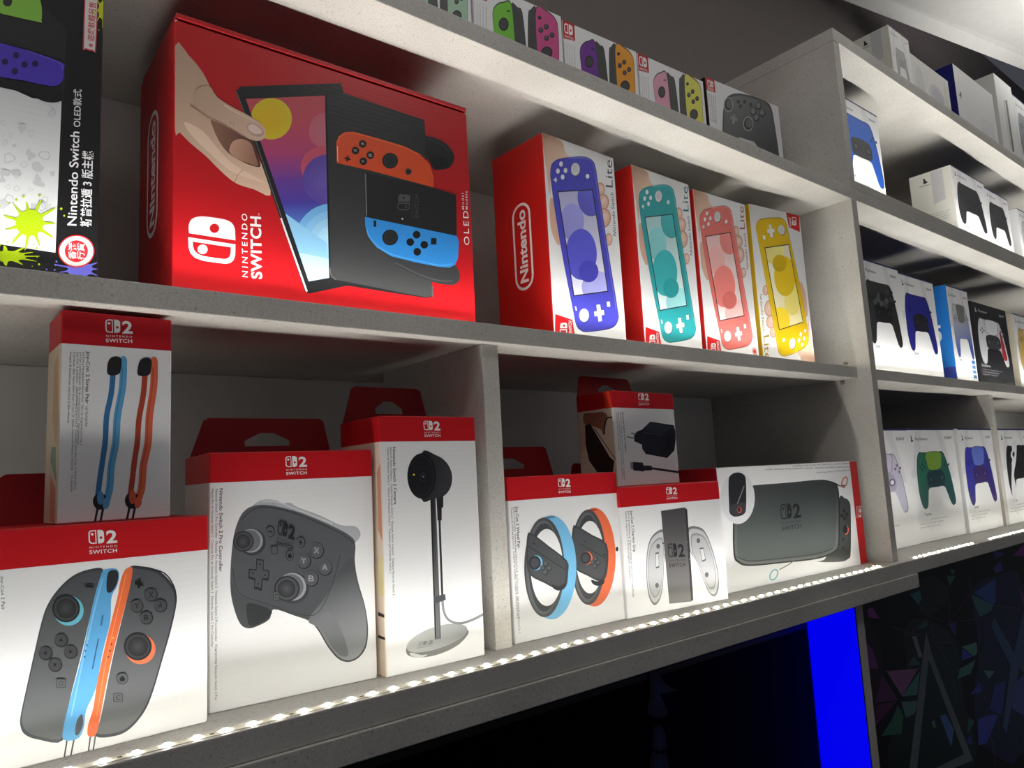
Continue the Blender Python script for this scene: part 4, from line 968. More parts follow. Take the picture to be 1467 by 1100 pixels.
# --- black carton at the left edge
b = onY((140, 390), .062); b = Vector((b.x, b.y, S2T + .0003)); a = b - Vector((.25, 0, 0))
c = Carton('console_box', 'black carton with lime paint splats and white lettering at the upper left edge', 'box', a, b, .245, .1, white=(26, 26, 29), group=GRPM)
p = c.P('printed_picture')
p.poly(ZB([(-40, -20), (150, 10), (250, 112), (240, 380), (-40, 300)]), (40, 40, 44))
p.poly(ZB([(-40, 318), (60, 340), (120, 368), (231, 380), (208, 948), (-40, 910)]), grad=(ZB((100, 330)), (196, 198, 202), ZB((100, 930)), (226, 228, 230)))
rnd = random.Random(5)
for k in range(46):
    x, y = rnd.uniform(5, 200), rnd.uniform(410, 900); r = rnd.uniform(7, 22)
    q = smooth([(x + r * rnd.uniform(.5, 1.2) * math.cos(t), y + r * rnd.uniform(.5, 1.2) * math.sin(t)) for t in (i * .785 for i in range(8))], 3)
    p.ring(ZB(q), ZB(scaled(q, .8)), (184, 187, 192)) if k % 2 else p.poly(ZB(q), (190, 193, 198))
p.poly(smooth(ZB([(-40, -20), (60, -30), (140, -10), (156, 30), (155, 78), (140, 82), (-40, 36)]), 3), (132, 188, 74)); p.poly(ell(*ZB((28, 8)), 6.6), (46, 50, 44))
p.poly(smooth(ZB([(-40, 165), (60, 178), (225, 232), (240, 258), (236, 300), (214, 321), (180, 322), (90, 303), (-40, 272)]), 3), (74, 56, 172)); p.stroke(ZB([(100, 190), (222, 236), (233, 262)]), 1, (112, 92, 206))
for q in ((60, 208), (18, 232), (92, 243), (55, 268), (132, 240)): p.poly(ell(*ZB(q), 4.6, n=14), (34, 28, 76))
p.poly(smooth(ZB([(-40, 285), (90, 310), (180, 326), (222, 330), (236, 350), (232, 376), (205, 385), (160, 380), (110, 352), (50, 335), (-40, 318)]), 3), (28, 28, 33))
def splat(cx, cy, r, n, col, sx=1.0, sy=1.0, seed=1):
    g = random.Random(seed); pts = []
    for i in range(n):
        t = 2 * math.pi * i / n
        for dt, k in ((-.10, .95), (-.04, g.uniform(1.25, 1.9)), (.04, g.uniform(1.3, 1.9)), (.10, .95), (math.pi / n, g.uniform(.8, .95))):
            pts.append((cx + sx * r * k * math.cos(t + dt), cy + sy * r * k * math.sin(t + dt)))
    p.poly(ZB(smooth(pts, 2)), col)
    for i in range(n):
        t = g.uniform(0, 6.28); k = g.uniform(1.7, 2.3); p.poly(ell(*ZB((cx + sx * r * k * math.cos(t), cy + sy * r * k * math.sin(t))), g.uniform(.8, 2), n=10), col)
splat(112, 838, 56, 11, (168, 196, 22), 1.05, 1.0, 3)
splat(20, 962, 46, 12, (168, 196, 22), 1.9, .5, 7)
splat(300, 1010, 36, 11, (112, 112, 226), 1.55, .9, 9)
splat(384, 40, 20, 8, (196, 206, 42), .9, 1.8, 4)
fw = c.front
p.build()
p = c.P('printed_badge', lift=95)
p.poly(ell(*ZB((286, 943)), 26, 23.4, n=36), (214, 40, 50)); p.poly(ell(*ZB((286, 943)), 24.2, 21.6, n=36), (238, 230, 230)); p.poly(ell(*ZB((286, 943)), 16.6, 15.6, n=32), (214, 40, 50))
p.text('香港', ZB((283, 975)), ZB((283, 913)), ZB((260, 972)), (240, 232, 232), .02); p.text('行貨', ZB((314, 977)), ZB((314, 915)), ZB((292, 974)), (240, 232, 232), .02)
p.build()
p = c.P('printed_lettering', lift=70)
p.text('Nintendo Switch', ZB((286, 848)), ZB((297, 496)), ZB((251, 846)), (236, 236, 238), .012); p.text('OLED款式', ZB((300, 478)), ZB((304, 337)), ZB((275, 476)), (226, 226, 228), .008)
p.text('斯普拉遁 3 版主機', ZB((338, 852)), ZB((346, 568)), ZB((306, 850)), (236, 236, 238), .02)
p.build()
p = c.P('printed_sticker', lift=70)
p.poly(smooth(ZB([(320, -8), (364, -6), (368, 10), (360, 186), (354, 195), (316, 186), (310, 176), (316, 4)]), 2), (196, 60, 74)); p.poly(smooth(ZB([(324, -4), (360, -2), (364, 12), (356, 182), (350, 189), (320, 181), (315, 174), (320, 6)]), 2), (216, 208, 208))
p.text('※ 遊戲軟體另售', ZB((350, 180)), ZB((358, 12)), ZB((329, 176)), (190, 40, 60), .01)
p.build()

# --- four slim handheld cartons
cfg = (('blue', (776, 188.8), (879, 226.4), .062, (704.2, 231), (76, 76, 196), .112, None), ('turquoise', (904, 234.7), (986.7, 264), .064, None, (48, 164, 170), .112, 1.0),
       ('coral', (991.9, 269.9), (1066.9, 292), .066, None, (232, 122, 116), .112, -2.0), ('yellow', (1072, 291), (1145.6, 308), .072, None, (228, 190, 22), .112, -6.5))
lab = {'blue': 'red-sided carton picturing a blue handheld console, beside the big red carton', 'turquoise': 'carton picturing a turquoise handheld console held in a hand',
       'coral': 'carton picturing a coral pink handheld console held in a hand', 'yellow': 'upside-down carton picturing a yellow handheld console, by the upright'}
N = None
prev = None
for nm, TL, TR, y0, back, col, dep, yw in cfg:
    a, b, h = high_fit(TL, TR, y0, S2T + .0003, yw)
    d = min(.115, side_depth(a, b, back)) if back else .1
    c = Carton('handheld_console_box', lab[nm], 'box', a, b, h, d, side=(200, 30, 26) if nm != 'yellow' else (222, 182, 40), group=GRPM)
    f = c.front
    if nm == 'blue':
        fb = f
        G = {}
        for key, pts in (('wrist', [(234, 82), (305, 112), (318, 150), (334, 176), (290, 182), (266, 205), (262, 320), (250, 240)]), ('palm', [(262, 330), (290, 360), (300, 470), (306, 500), (290, 508), (272, 470), (262, 420)]),
                         ('f1', ell(453, 297, 18, 27)), ('f2', ell(463, 345, 24, 32)), ('f3', ell(468, 405, 26, 38)), ('f4', ell(485, 488, 15, 24)),
                         ('body', [(262, 235), (268, 200), (290, 182), (340, 173), (395, 172), (425, 188), (437, 220), (447, 290), (482, 520), (520, 755), (523, 790), (510, 818), (480, 832), (405, 842), (378, 836), (360, 812), (345, 740), (310, 560), (280, 380), (265, 270)]),
                         ('edge', [(330, 177), (394, 177), (420, 191), (431, 222), (441, 290), (476, 520), (514, 755)]),
                         ('bez', [(289, 304), (425, 296), (484, 688), (351, 706)]), ('scr', [(293, 308), (422, 300), (480, 684), (354, 701)]),
                         ('k1', ell(345, 420, 46, 70)), ('k2', ell(418, 325, 52, 75)), ('k3', ell(380, 545, 60, 98)), ('k4', ell(408, 610, 38, 42)), ('k5', ell(440, 670, 58, 62)),
                         ('s1', ell(358, 220, 17, 25)), ('s1i', ell(358, 217, 11, 17)), ('s2', ell(391, 778, 19, 26)), ('s2i', ell(391, 776, 13, 19)), ('h', ell(404, 247, 7, 9)),
                         ('dpad', [(438, 738), (452, 737), (455, 758), (466, 758), (468, 776), (457, 778), (459, 800), (446, 802), (443, 781), (431, 782), (429, 764), (440, 762)]), ('sq', [(477, 726), (489, 725), (491, 745), (479, 746)]),
                         ('plus1', [(274, 258), (288, 257), (288, 263), (275, 264)]), ('plus2', [(279, 252), (284, 252), (286, 270), (281, 270)]), ('minus', [(355, 744), (360, 743), (364, 760), (359, 761)]),
                         ('rc', [(281, 772), (347, 795), (360, 880), (281, 880)]), ('logo', [(298, 852), (300, 806), (326, 852)]), ('b1', ell(303, 200, 7, 10)), ('b2', ell(291, 227, 7, 10)), ('b3', ell(320, 225, 7, 10)), ('b4', ell(309, 250, 7, 10)),
                         ('lite', [(501, 290), (498, 186), (473, 287)]), ('nsw', [(514, 475), (504, 310), (502, 472)]), ('w1', [(346, 848), (343, 800), (334, 846)])):
            G[key] = norm(f, ZL(pts))
    fl = nm == 'yellow'
    D = lambda k: den(f, G[k], fl)
    mix = lambda t: tuple(col[i] + (255 - col[i]) * t for i in range(3))
    drk = lambda t: tuple(col[i] * t for i in range(3))
    p = c.P('printed_picture')
    cl = lambda pts: [(max(.0006, min(f.w - .0006, x)), max(.0006, min(f.h - .0006, y))) for x, y in pts]
    p.poly_uv(cl(smooth(D('wrist'), 3)), None, (D('wrist')[0], (178, 140, 118), D('wrist')[4], (228, 194, 172)))
    p.poly_uv(smooth(D('palm'), 3), (224, 180, 158))
    for k in ('f1', 'f2', 'f3', 'f4'): p.poly_uv(cl(D(k)), (206, 158, 140)); p.poly_uv(cl(scaled(D(k), .8)), (230, 192, 174)); p.poly_uv(cl(scaled(D(k), .4, .002, .002)), (240, 210, 196))
    bd = smooth(D('body'), 4); p.poly_uv(bd, drk(.82)); p.poly_uv(scaled(bd, .985), col)
    e2 = D('edge')
    L, Rr = band(spline(e2), .0012); n_ = len(L); p.tri(L + Rr, [(i, i + 1, n_ + i + 1, n_ + i) for i in range(n_ - 1)], [lin(mix(.25))] * 2 * n_); p.k += 1
    p.poly_uv(D('bez'), (40, 40, 48)); sq = D('scr'); p.poly_uv(sq, None, (sq[0], mix(.62), sq[2], mix(.88)))
    for k, t in (('k1', mix(.42)), ('k2', mix(.12)), ('k3', mix(.06)), ('k5', mix(.5)), ('k4', drk(.9))):
        q = clip(D(k), sq)
        if q: p.poly_uv(q, None, (min(q, key=lambda z: z[1]), t, max(q, key=lambda z: z[1]), tuple(min(255, v * 1.12) for v in t)))
    for k in ('s1', 's2'): p.poly_uv([(x + .0006, y - .0008) for x, y in D(k)], drk(.6)); p.poly_uv(D(k), (196, 196, 202)); p.poly_uv(scaled(D(k), .86), (228, 228, 232)); p.poly_uv(D(k + 'i'), (210, 210, 216))
    for k in ('b1', 'b2', 'b3', 'b4', 'h', 'dpad', 'sq', 'plus1', 'plus2', 'minus'): p.poly_uv([(x + .0004, y - .0005) for x, y in D(k)], drk(.62)); p.poly_uv(D(k), (238, 238, 242))
    p.build()
    p = c.P('printed_logo')
    p.poly_uv(cl(D('rc')), (214, 28, 34))
    q = D('logo'); pa = lambda t: t
    A_, B_, C_ = q
    Mx = lambda pts: [(A_[0] + (B_[0] - A_[0]) * x + (C_[0] - A_[0]) * y, A_[1] + (B_[1] - A_[1]) * x + (C_[1] - A_[1]) * y) for x, y in pts]
    p.ring_uv(cl(Mx(rrect(0, 0, .46, 1, (0, .25, .25, 0)))), cl(Mx(rrect(.09, .14, .37, .86, (0, .15, .15, 0)))), INKW); p.poly_uv(cl(Mx(rrect(.54, 0, 1, 1, (.25, 0, 0, .25)))), INKW); p.poly_uv(cl(Mx(ell(.76, .55, .1, .14, n=12))), (214, 28, 34))
    q = D('w1'); p.text_uv('SWITCH', q[0], q[1], q[2], INKW, .02)
    p.build()
    p = c.P('printed_lettering')
    q = D('lite'); p.text_uv('Lite', q[0], q[1], q[2], tuple(v * .75 for v in col) if nm != 'blue' else (84, 84, 96)); q = D('nsw'); p.text_uv('Nintendo Switch', q[0], q[1], q[2], tuple(v * .7 for v in col) if nm != 'blue' else (84, 84, 96), .006)
    p.build()
    if nm == 'blue':
        p = c.P('printed_side', 'left'); capsule_logo(p, ZL((152, 348)), ZL((162, 683)), ZL((119, 515)), ZL((190, 515)), 'Nintendo', (240, 238, 238)); p.build()
    if nm == 'coral':
        p = c.P('printed_badge'); q = f.uv(ZL((1043, 916))); p.poly_uv(ell(q[0], q[1], .0055), (200, 60, 60)); p.poly_uv(ell(q[0], q[1], .0045), (236, 220, 216)); p.poly_uv(ell(q[0], q[1], .0032), (200, 60, 60)); p.build()

# ------------------------------------------------------------------ upper shelf: small pad cartons
GRPT = 'small pad cartons on the upper shelf'
T = {}
tops = (('t2', (805.5, 27.6), (911.5, 75.5), (112, 48, 150), (232, 156, 40), 'small white carton picturing a purple and an orange pad, on the upper shelf'),
        ('t1', (676, -33), (803.6, 21), (118, 196, 58), (206, 78, 140), 'small white carton picturing a green and a pink pad, on the upper shelf'),
        ('t3', (913, 75.2), (1006.7, 110.4), (226, 160, 186), (226, 222, 92), 'small white carton picturing a pale pink and a yellow pad, on the upper shelf'),
        ('t0', (560, -82), (673, -35), (168, 204, 178), (168, 204, 178), 'small white carton with a pale mint pad, cut off at the top edge'))
for nm, TL, TR, ca, cb, label in tops:
    a, b, h = high_fit(TL, TR, .105, S1T + .0003, -2.5)
    c = Carton('pad_box', label, 'box', a, b, h, .055, top=(190, 24, 36), group=GRPT)
    f = c.front
    if nm == 't2':
        for key, pts in (('lp', [(628, 205), (640, 173), (660, 163), (685, 168), (700, 300), (712, 400), (680, 420), (650, 390), (638, 300)]), ('lr', [(685, 168), (706, 176), (722, 195), (738, 330), (745, 395), (712, 400), (702, 320)]),
                         ('rr', [(740, 200), (748, 182), (766, 178), (774, 345), (778, 400), (748, 395), (742, 320)]), ('rp', [(766, 178), (800, 188), (828, 215), (838, 260), (842, 370), (838, 415), (815, 425), (778, 405), (772, 330)]),
                         ('ls', ell(663, 240, 16, 24)), ('rs', ell(803, 335, 18, 22)), ('rc', [(557, 76), (605, 96), (608, 160), (560, 147)]), ('mi', [(672, 188), (682, 190), (682, 195), (672, 193)]), ('pl', ell(777, 210, 6, 7)),
                         ('lg', [(565, 88), (598, 100), (567, 128)]), ('tx', [(566, 165), (568, 260), (571, 166)]), ('d1', ell(668, 320, 7, 9)), ('d2', ell(655, 340, 7, 9)), ('b1', ell(799, 242, 8, 10)), ('b2', ell(782, 255, 8, 10)), ('b3', ell(818, 271, 8, 10)), ('b4', ell(801, 283, 8, 10))):
            T[key] = norm(f, ZT(pts))
    D = lambda k: den(f, T[k])
    p = c.P('printed_picture')
    p.poly_uv(smooth(scaled(D('lp'), 1.04), 4), (44, 44, 48)); p.poly_uv(smooth(scaled(D('rp'), 1.04), 4), (44, 44, 48))
    p.poly_uv(smooth(D('lr'), 3), (66, 68, 70)); p.poly_uv(smooth(D('lp'), 4), ca); p.poly_uv(smooth(D('rr'), 3), (66, 68, 70)); p.poly_uv(smooth(D('rp'), 4), cb)
    for k in ('ls', 'rs'): p.poly_uv(D(k), (36, 36, 40)); p.poly_uv(scaled(D(k), .75), (64, 65, 68))
    for k in ('b1', 'b2', 'b3', 'b4', 'd1', 'd2'): p.poly_uv(D(k), (40, 40, 44)); p.poly_uv(scaled(D(k), .6, -.0003, .0004), (84, 84, 88))
    p.poly_uv(D('mi'), (36, 36, 40)); p.poly_uv(D('pl'), (50, 46, 46))
    p.build()
    p = c.P('printed_logo'); p.poly_uv(D('rc'), (196, 24, 36)); q = D('lg')
    Mx = lambda pts: [(q[0][0] + (q[1][0] - q[0][0]) * x + (q[2][0] - q[0][0]) * y, q[0][1] + (q[1][1] - q[0][1]) * x + (q[2][1] - q[0][1]) * y) for x, y in pts]
    p.ring_uv(Mx(rrect(0, 0, .46, 1, (0, .25, .25, 0))), Mx(rrect(.1, .14, .37, .86, (0, .15, .15, 0))), INKW); p.poly_uv(Mx(rrect(.54, 0, 1, 1, (.25, 0, 0, .25))), INKW); p.poly_uv(Mx(ell(.76, .55, .1, .14, n=12)), (196, 24, 36))
    p.text_uv('SWITCH', *Mx([(0, 1.4), (1, 1.4), (0, 1.15)]), INKW, .02); p.build()
    p = c.P('printed_lettering'); q = D('tx')
    for k in range(5):
        dx = .0042 * k
        p.text_uv('Joy-Con (L) Joy-Con (R) · pair', (q[0][0] + dx, q[0][1]), (q[1][0] + dx, q[1][1] - .004 * (k % 3)), (q[2][0] + dx - .0012, q[2][1]), (60, 60, 66) if k < 4 else INKK, 0 if k < 4 else .015)
    p.build()
a, b, h = high_fit((1010, 109), (1114.6, 147), .108, S1T + .0003, -4.0)
c = Carton('pad_box', 'white carton picturing a smoky grey two-handled controller, at the end of the upper shelf', 'box', a, b, h, .06, side=(30, 28, 30), top=(190, 24, 36), group=GRPT)
p = c.P('printed_picture')
bd = smooth(ZT([(1186, 420), (1198, 380), (1235, 363), (1300, 374), (1345, 392), (1370, 415), (1384, 480), (1402, 600), (1405, 680), (1375, 690), (1340, 620), (1290, 585), (1230, 570), (1190, 640), (1182, 560), (1182, 480)]), 4)
p.poly(bd, (84, 86, 88)); p.poly(scaled(bd, .94), grad=(ZT((1250, 370)), (122, 124, 126), ZT((1320, 600)), (72, 74, 76)))
p.poly(ZT([(1245, 533), (1305, 552), (1324, 578), (1250, 560)]), (206, 206, 210))
for q, rx, ry in (((1205, 407), 18, 28), ((1282, 482), 20, 28)): p.poly(ell(*ZT(q), rx / 2.7, ry / 2.7), (170, 172, 174)); p.poly(ell(*ZT(q), rx / 3.2, ry / 3.2), (62, 64, 66)); p.poly(ell(*ZT((q[0] + 3, q[1] - 3)), rx / 4.4, ry / 4.4), (110, 112, 114))
for q in ((1322, 412), (1302, 434), (1337, 440), (1314, 458)): p.poly(ell(*ZT(q), 4.6, 5.6, n=16), (66, 68, 70)); p.poly(ell(*ZT((q[0] - 1, q[1] - 2)), 3.2, 4, n=14), (136, 138, 140))
for q in ((1243, 396), (1268, 396), (1292, 408), (1252, 414)): p.poly(ell(*ZT(q), 2.4, 3, n=12), (72, 74, 76))
p.poly(ZT([(1222, 444), (1231, 447), (1231, 457), (1240, 461), (1239, 471), (1230, 469), (1228, 484), (1219, 480), (1221, 466), (1212, 462), (1213, 452), (1222, 455)]), (146, 148, 150))
p.build()
p = c.P('printed_logo'); p.poly(ZT([(1116, 299), (1150, 312), (1155, 362), (1119, 349)]), (200, 30, 44)); logo1(p, ZT((1122, 309)), ZT((1146, 318)), ZT((1124, 348)), INKW, (200, 30, 44)); p.build()
p = c.P('printed_lettering')
for k in range(5): p.text('Nintendo Switch Pro Controller', ZT((1123 + 7 * k, 362 + 3 * k)), ZT((1129 + 7 * k, 470 + 3 * k)), ZT((1127 + 7 * k, 363 + 3 * k)), (70, 70, 76))
p.build()

# ------------------------------------------------------------------ right bays: pad cartons with dark blue lids
GRPP = 'white pad cartons with dark blue lids'
NAVY = (26, 28, 92)
PADG = {}
def pad_prints(c, ca, cb=None, touch=None, core=None, caption='DualSense', words=True, dark=False, shift=0.0, size=1.12):
    f = c.front
    D = lambda k: [(x * f.w, y * f.h) for x, y in ((.5 + (x - .5) * size + shift, .52 + (y - .52) * size) for x, y in PADG[k])]
    cb = cb or ca
    p = c.P('printed_picture')
    if not dark:
        for pts, col in (([(.06, .62), (.2, .66), (.32, 1), (.2, 1)], (224, 225, 228)), ([(.6, 1), (.72, 1), (.9, .55), (.8, .52)], (224, 225, 228)), ([(.05, .2), (.3, .08), (.36, .14), (.1, .3)], (226, 227, 230)), ([(0, .56), (.3, .6), (.3, .66), (0, .63)], (222, 223, 226))):
            p.poly_uv([(x * f.w * .99 + .0005, y * (f.h - .002) + .0006) for x, y in pts], col)
    if not dark: p.poly_uv([(0, f.h * .984), (f.w, f.h * .984), (f.w, f.h), (0, f.h)], NAVY)
    q = smooth(D('body'), 4)
    p.poly_uv(q, tuple(v * .62 for v in ca)); p.poly_uv(scaled(q, .97), None, (D('body')[3], ca, D('body')[12], cb))
    if touch: p.poly_uv(smooth(scaled(D('touch'), 1.06), 3), tuple(v * .6 for v in ca)); p.poly_uv(smooth(D('touch'), 3), touch)
    if core: p.poly_uv(smooth(D('core'), 3), core); p.poly_uv(D('st1'), tuple(v * .6 for v in core)); p.poly_uv(D('st2'), tuple(v * .6 for v in core)); p.poly_uv(scaled(D('st1'), .6), tuple(min(255, v * 1.3 + 10) for v in core)); p.poly_uv(scaled(D('st2'), .6), tuple(min(255, v * 1.3 + 10) for v in core))
    for k in ('d1', 'd2', 'd3', 'd4', 'b1', 'b2', 'b3', 'b4'): p.poly_uv(D(k), tuple(v * .55 for v in ca))
    p.build()
    if words:
        p = c.P('printed_lettering')
        k = (60, 60, 66) if not dark else (214, 214, 218)
        w, h = f.w, f.h
        p.poly_uv([(w * .085, h * .885), (w * .1, h * .893), (w * .1, h * .94), (w * .118, h * .925), (w * .118, h * .9), (w * .145, h * .89), (w * .118, h * .878)], k)
        p.text_uv('PlayStation', (w * .18, h * .893), (w * .42, h * .893), (w * .18, h * .918), k, .01); p.build(); p = c.P('printed_maker_name'); p.text_uv('SONY', (w * .78, h * .9), (w * .94, h * .9), (w * .78, h * .925), k, .02)
        if caption:
            p.build(); p = c.P('printed_caption')
            p.text_uv(caption, (w * .08, h * .225), (w * .32, h * .225), (w * .08, h * .255), k, .008)
            for i, (t, e) in enumerate((('Wireless Controller · Manette sans fil · Mando inalámbrico', .66), ('Controlador sem fios · Беспроводной контроллер', .54), ('Draadloze controller · Controller wireless', .48))):
                p.text_uv(t, (w * .08, h * (.185 - .03 * i)), (w * e, h * (.185 - .03 * i)), (w * .08, h * (.199 - .03 * i)), (120, 120, 126) if not dark else (170, 170, 174))
        p.build()

def end_prints(c):                                # left end of a pad carton: emblem, pale panel, small print
    p = c.P('printed_panel', 'left'); f = c.left; w, h = f.w, f.h
    p.poly_uv([(w * .52, h * .55), (w * .8, h * .58), (w * .8, h * .985), (w * .52, h * .985)], (206, 206, 208)); p.build(); p = c.P('printed_emblem', 'left')
    k = (40, 40, 44)
    p.poly_uv([(w * .3, h * .86), (w * .34, h * .868), (w * .34, h * .93), (w * .39, h * .915), (w * .39, h * .89), (w * .45, h * .87), (w * .39, h * .855)], k); p.text_uv('PlayStation', (w * .24, h * .825), (w * .5, h * .825), (w * .24, h * .845), k)
    p.build(); p = c.P('printed_caption', 'left')
    for i in range(4): p.text_uv('Wireless Controller Manette sans fil', (w * .3, h * (.42 - .03 * i)), (w * (.86 - .06 * (i % 2)), h * (.42 - .03 * i)), (w * .3, h * (.435 - .03 * i)), (110, 110, 116))
    p.build()

# bottom right
a, b, h = on_shelf_fit((1315.6, 779.6), (1385, 765), (1292, 612.5), (1361.4, 614.5), BT + .0003)
c = Carton('pad_box', 'white carton picturing a green and teal pad, on the bottom shelf right of the upright', 'box', a, b, h, .08, top=NAVY, group=GRPP)
f = c.front
for key, pts in (('body', [(858, 405), (870, 389), (885, 392), (960, 388), (990, 385), (1005, 395), (1022, 435), (1047, 520), (1070, 620), (1078, 670), (1070, 690), (1055, 685), (1030, 622), (1010, 585), (960, 590), (925, 600), (920, 640), (918, 700), (905, 716), (888, 700), (868, 630), (855, 520), (853, 450)]), ('touch', [(905, 396), (984, 391), (992, 432), (986, 482), (926, 490), (911, 452)]), ('core', [(915, 505), (998, 492), (1018, 558), (1000, 582), (930, 592), (916, 565)]),
                 ('st1', ell(935, 545, 15, 20)), ('st2', ell(997, 535, 15, 20)), ('d1', ell(884, 462, 5, 8)), ('d2', ell(884, 492, 5, 8)), ('d3', ell(873, 478, 6, 7)), ('d4', ell(896, 476, 6, 7)), ('b1', ell(1018, 447, 5, 7)), ('b2', ell(1030, 480, 5, 7)), ('b3', ell(1010, 465, 5, 7)), ('b4', ell(1034, 460, 5, 7))):
    PADG[key] = norm(f, B4(pts))
pad_prints(c, (44, 112, 92), (20, 74, 78), (124, 160, 62), (24, 58, 66), size=1.0)
a1 = a.copy(); w2r = b.copy()
d1 = (b - a).normalized()
c = Carton('pad_box', 'white carton picturing a pale lavender pad, half hidden behind the upright', 'box', a1 - d1 * .2045 + Vector((0, -.004, 0)), a1 - d1 * .0015 + Vector((0, -.004, 0)), h * .995, .08, top=NAVY, group=GRPP)
pad_prints(c, (206, 198, 220), (196, 192, 212), (214, 204, 228), (176, 170, 196), size=1.0)
a, b, h2 = on_shelf_fit((1387.5, 765.6), (1434, 754), (1366, 614), (1414, 616), BT + .0003)
c = Carton('pad_box', 'white carton picturing a glossy blue and purple pad, left of the short divider', 'box', Vector((w2r.x + .003, a.y, a.z)), Vector((1.792, a.y + .002, a.z)), h, .08, top=NAVY, group=GRPP)
pad_prints(c, (56, 60, 176), (40, 24, 112), (98, 118, 206), (58, 40, 104))
a = onZ((1446.5, 752), BT + .0003); a.x = max(a.x, 1.8195)
c = Carton('pad_box', 'white carton picturing a white and black pad, at the lower right edge', 'box', a, a + Vector((.21, 0, 0)), h, .085, top=NAVY, group=GRPP)
pad_prints(c, (34, 34, 38), (24, 24, 28), (30, 30, 34), (20, 20, 22), shift=.06)
p = c.P('printed_shell', lift=60); f = c.front
p.poly(smooth(B4([(1400, 330), (1412, 322), (1424, 345), (1420, 440), (1408, 520), (1424, 610), (1420, 660), (1410, 672), (1400, 640), (1394, 560), (1396, 470), (1390, 400)]), 3), (226, 227, 232))
for q in ((1391, 374), (1392, 436), (1384, 404), (1406, 402)): p.poly(ell(*B4(q), 1.6, 4, n=12), (26, 26, 30))
p.build()

# middle right
def right_row(name, label, TL, TR, y0, zb, d, yaw=0.0, **kw):
    a, b, h = high_fit(TL, TR, y0, zb, yaw)
    return Carton(name, label, 'box', a, b, h, d, group=GRPP, **kw)
z = S2T + .0003
c = right_row('pad_box', 'white carton picturing a deep blue pad, on the middle shelf right of the upright', (1285, 389), (1336.4, 410), .062, z, .08, top=NAVY)
bl = c.bl.copy(); W = c.w
pad_prints(c, (36, 38, 142), (30, 30, 120), None, (26, 26, 40), caption='DualSense')
tr = onY((1284, 385), .060)
c = Carton('pad_box', 'white carton picturing a black camouflage pad, beside the upright', 'box', Vector((bl.x - W - .002, .060, z)), Vector((bl.x - .002, .060, z)), tr.z - z, .08, top=NAVY, group=GRPP)
pad_prints(c, (54, 54, 56), (36, 36, 38), None, (26, 26, 28))
p = c.P('printed_camouflage', lift=60); g = random.Random(3); f = c.front
body = den(f, PADG['body'])
for k in range(14):
    x, y = g.uniform(.3, .8) * f.w, g.uniform(.62, .76) * f.h; r = .007
    p.poly_uv(smooth([(x + r * g.uniform(.6, 1.5) * math.cos(t), y + r * g.uniform(.5, 1) * math.sin(t)) for t in (i * 1.05 for i in range(6))], 3), ((84, 84, 88), (34, 34, 36), (68, 68, 72))[k % 3])
p.build()
c = right_row('pad_bundle_box', 'carton with a blue lettered side picturing a pad and a white device', (1354, 407), (1386.4, 430), .0600, z, .07, yaw=0.0, side=(34, 122, 206), top=(28, 60, 140))
pad_prints(c, (206, 208, 212), (60, 80, 160), (120, 122, 116), None, caption='DualSense', shift=.05)
p = c.P('printed_end_lettering', 'left'); f = c.left
p.text_uv('or', (f.w * .72, f.h * .42), (f.w * .72, f.h * .66), (f.w * .3, f.h * .42), (240, 240, 244), .02); p.ring_uv(rrect(f.w * .4, f.h * .2, f.w * .62, f.h * .27, .001), rrect(f.w * .44, f.h * .213, f.w * .58, f.h * .257, .001), (230, 232, 240)); p.build(); p = c.P('printed_end_panel', 'left'); p.poly_uv(rrect(.0008, .0008, f.w - .0008, f.h * .16, .001), (54, 70, 160)); p.build()
p = c.P('printed_marks', lift=40); f = c.front
for k in range(4): p.poly_uv(rrect(f.w * .78, f.h * (.06 + .05 * k), f.w * .94, f.h * (.095 + .05 * k), .001), (70, 120, 190))
p.build()
c = right_row('pad_box', 'black carton picturing a white pad with red trim', (1390, 430.5), (1440, 446), .060, z, .08, white=(34, 34, 38), top=(20, 20, 24))
pad_prints(c, (214, 216, 220), (190, 192, 198), (224, 226, 230), (60, 60, 66), dark=True, caption='DualSense')
p = c.P('printed_trim', lift=60); f = c.front; q = den(f, PADG['body'])
p.poly_uv(smooth(scaled([q[5], q[6], q[7], q[8], q[9], q[11], q[12]], .8), 3), (170, 44, 46)); p.build()
a = onY((1449, 446), .062)
c = Carton('pad_box', 'white carton picturing a gold and white pad, at the right edge of the middle shelf', 'box', Vector((a.x, .062, z)), Vector((a.x + .19, .062, z)), onY((1446, 447), .062).z - z, .08, side=(214, 206, 188), top=NAVY, group=GRPP)
pad_prints(c, (206, 176, 104), (196, 160, 84), (222, 200, 140), (120, 96, 50))

# inside the top cabinet
z = CFT + .0003
tr = onY((1256, 166), .052)
c = Carton('pad_box', 'brightly lit white carton picturing a sky blue pad, by the cabinet side panel', 'box', Vector((tr.x - .168, .052, z)), Vector((tr.x, .052, z)), tr.z - z, .08, top=(58, 62, 92), group=GRPP)
pad_prints(c, (34, 92, 190), (28, 84, 180), None, (50, 52, 56), size=1.25, shift=.03)
c = right_row('pad_box', 'white carton with its emblem end showing and a black pad, in the top cabinet', (1361.4, 235.5), (1409, 264), .045, z, .085, yaw=0, top=(36, 42, 84), side=(232, 231, 224))
pad_prints(c, (56, 57, 60), (44, 45, 48), None, (44, 45, 48)); end_prints(c)
br = c.bl + c.u * c.w
tr = onY((1444, 295), .046)
c = Carton('pad_box', 'white carton picturing a charcoal pad, second from the right in the top cabinet', 'box', Vector((br.x + .003, .046, z)), Vector((tr.x, .046, z)), onY((1411, 268.5), .046).z - z, .085, top=(36, 42, 84), group=GRPP)
pad_prints(c, (62, 63, 65), (48, 49, 51), None, (50, 51, 53))
a = onY((1456, 296), .046)
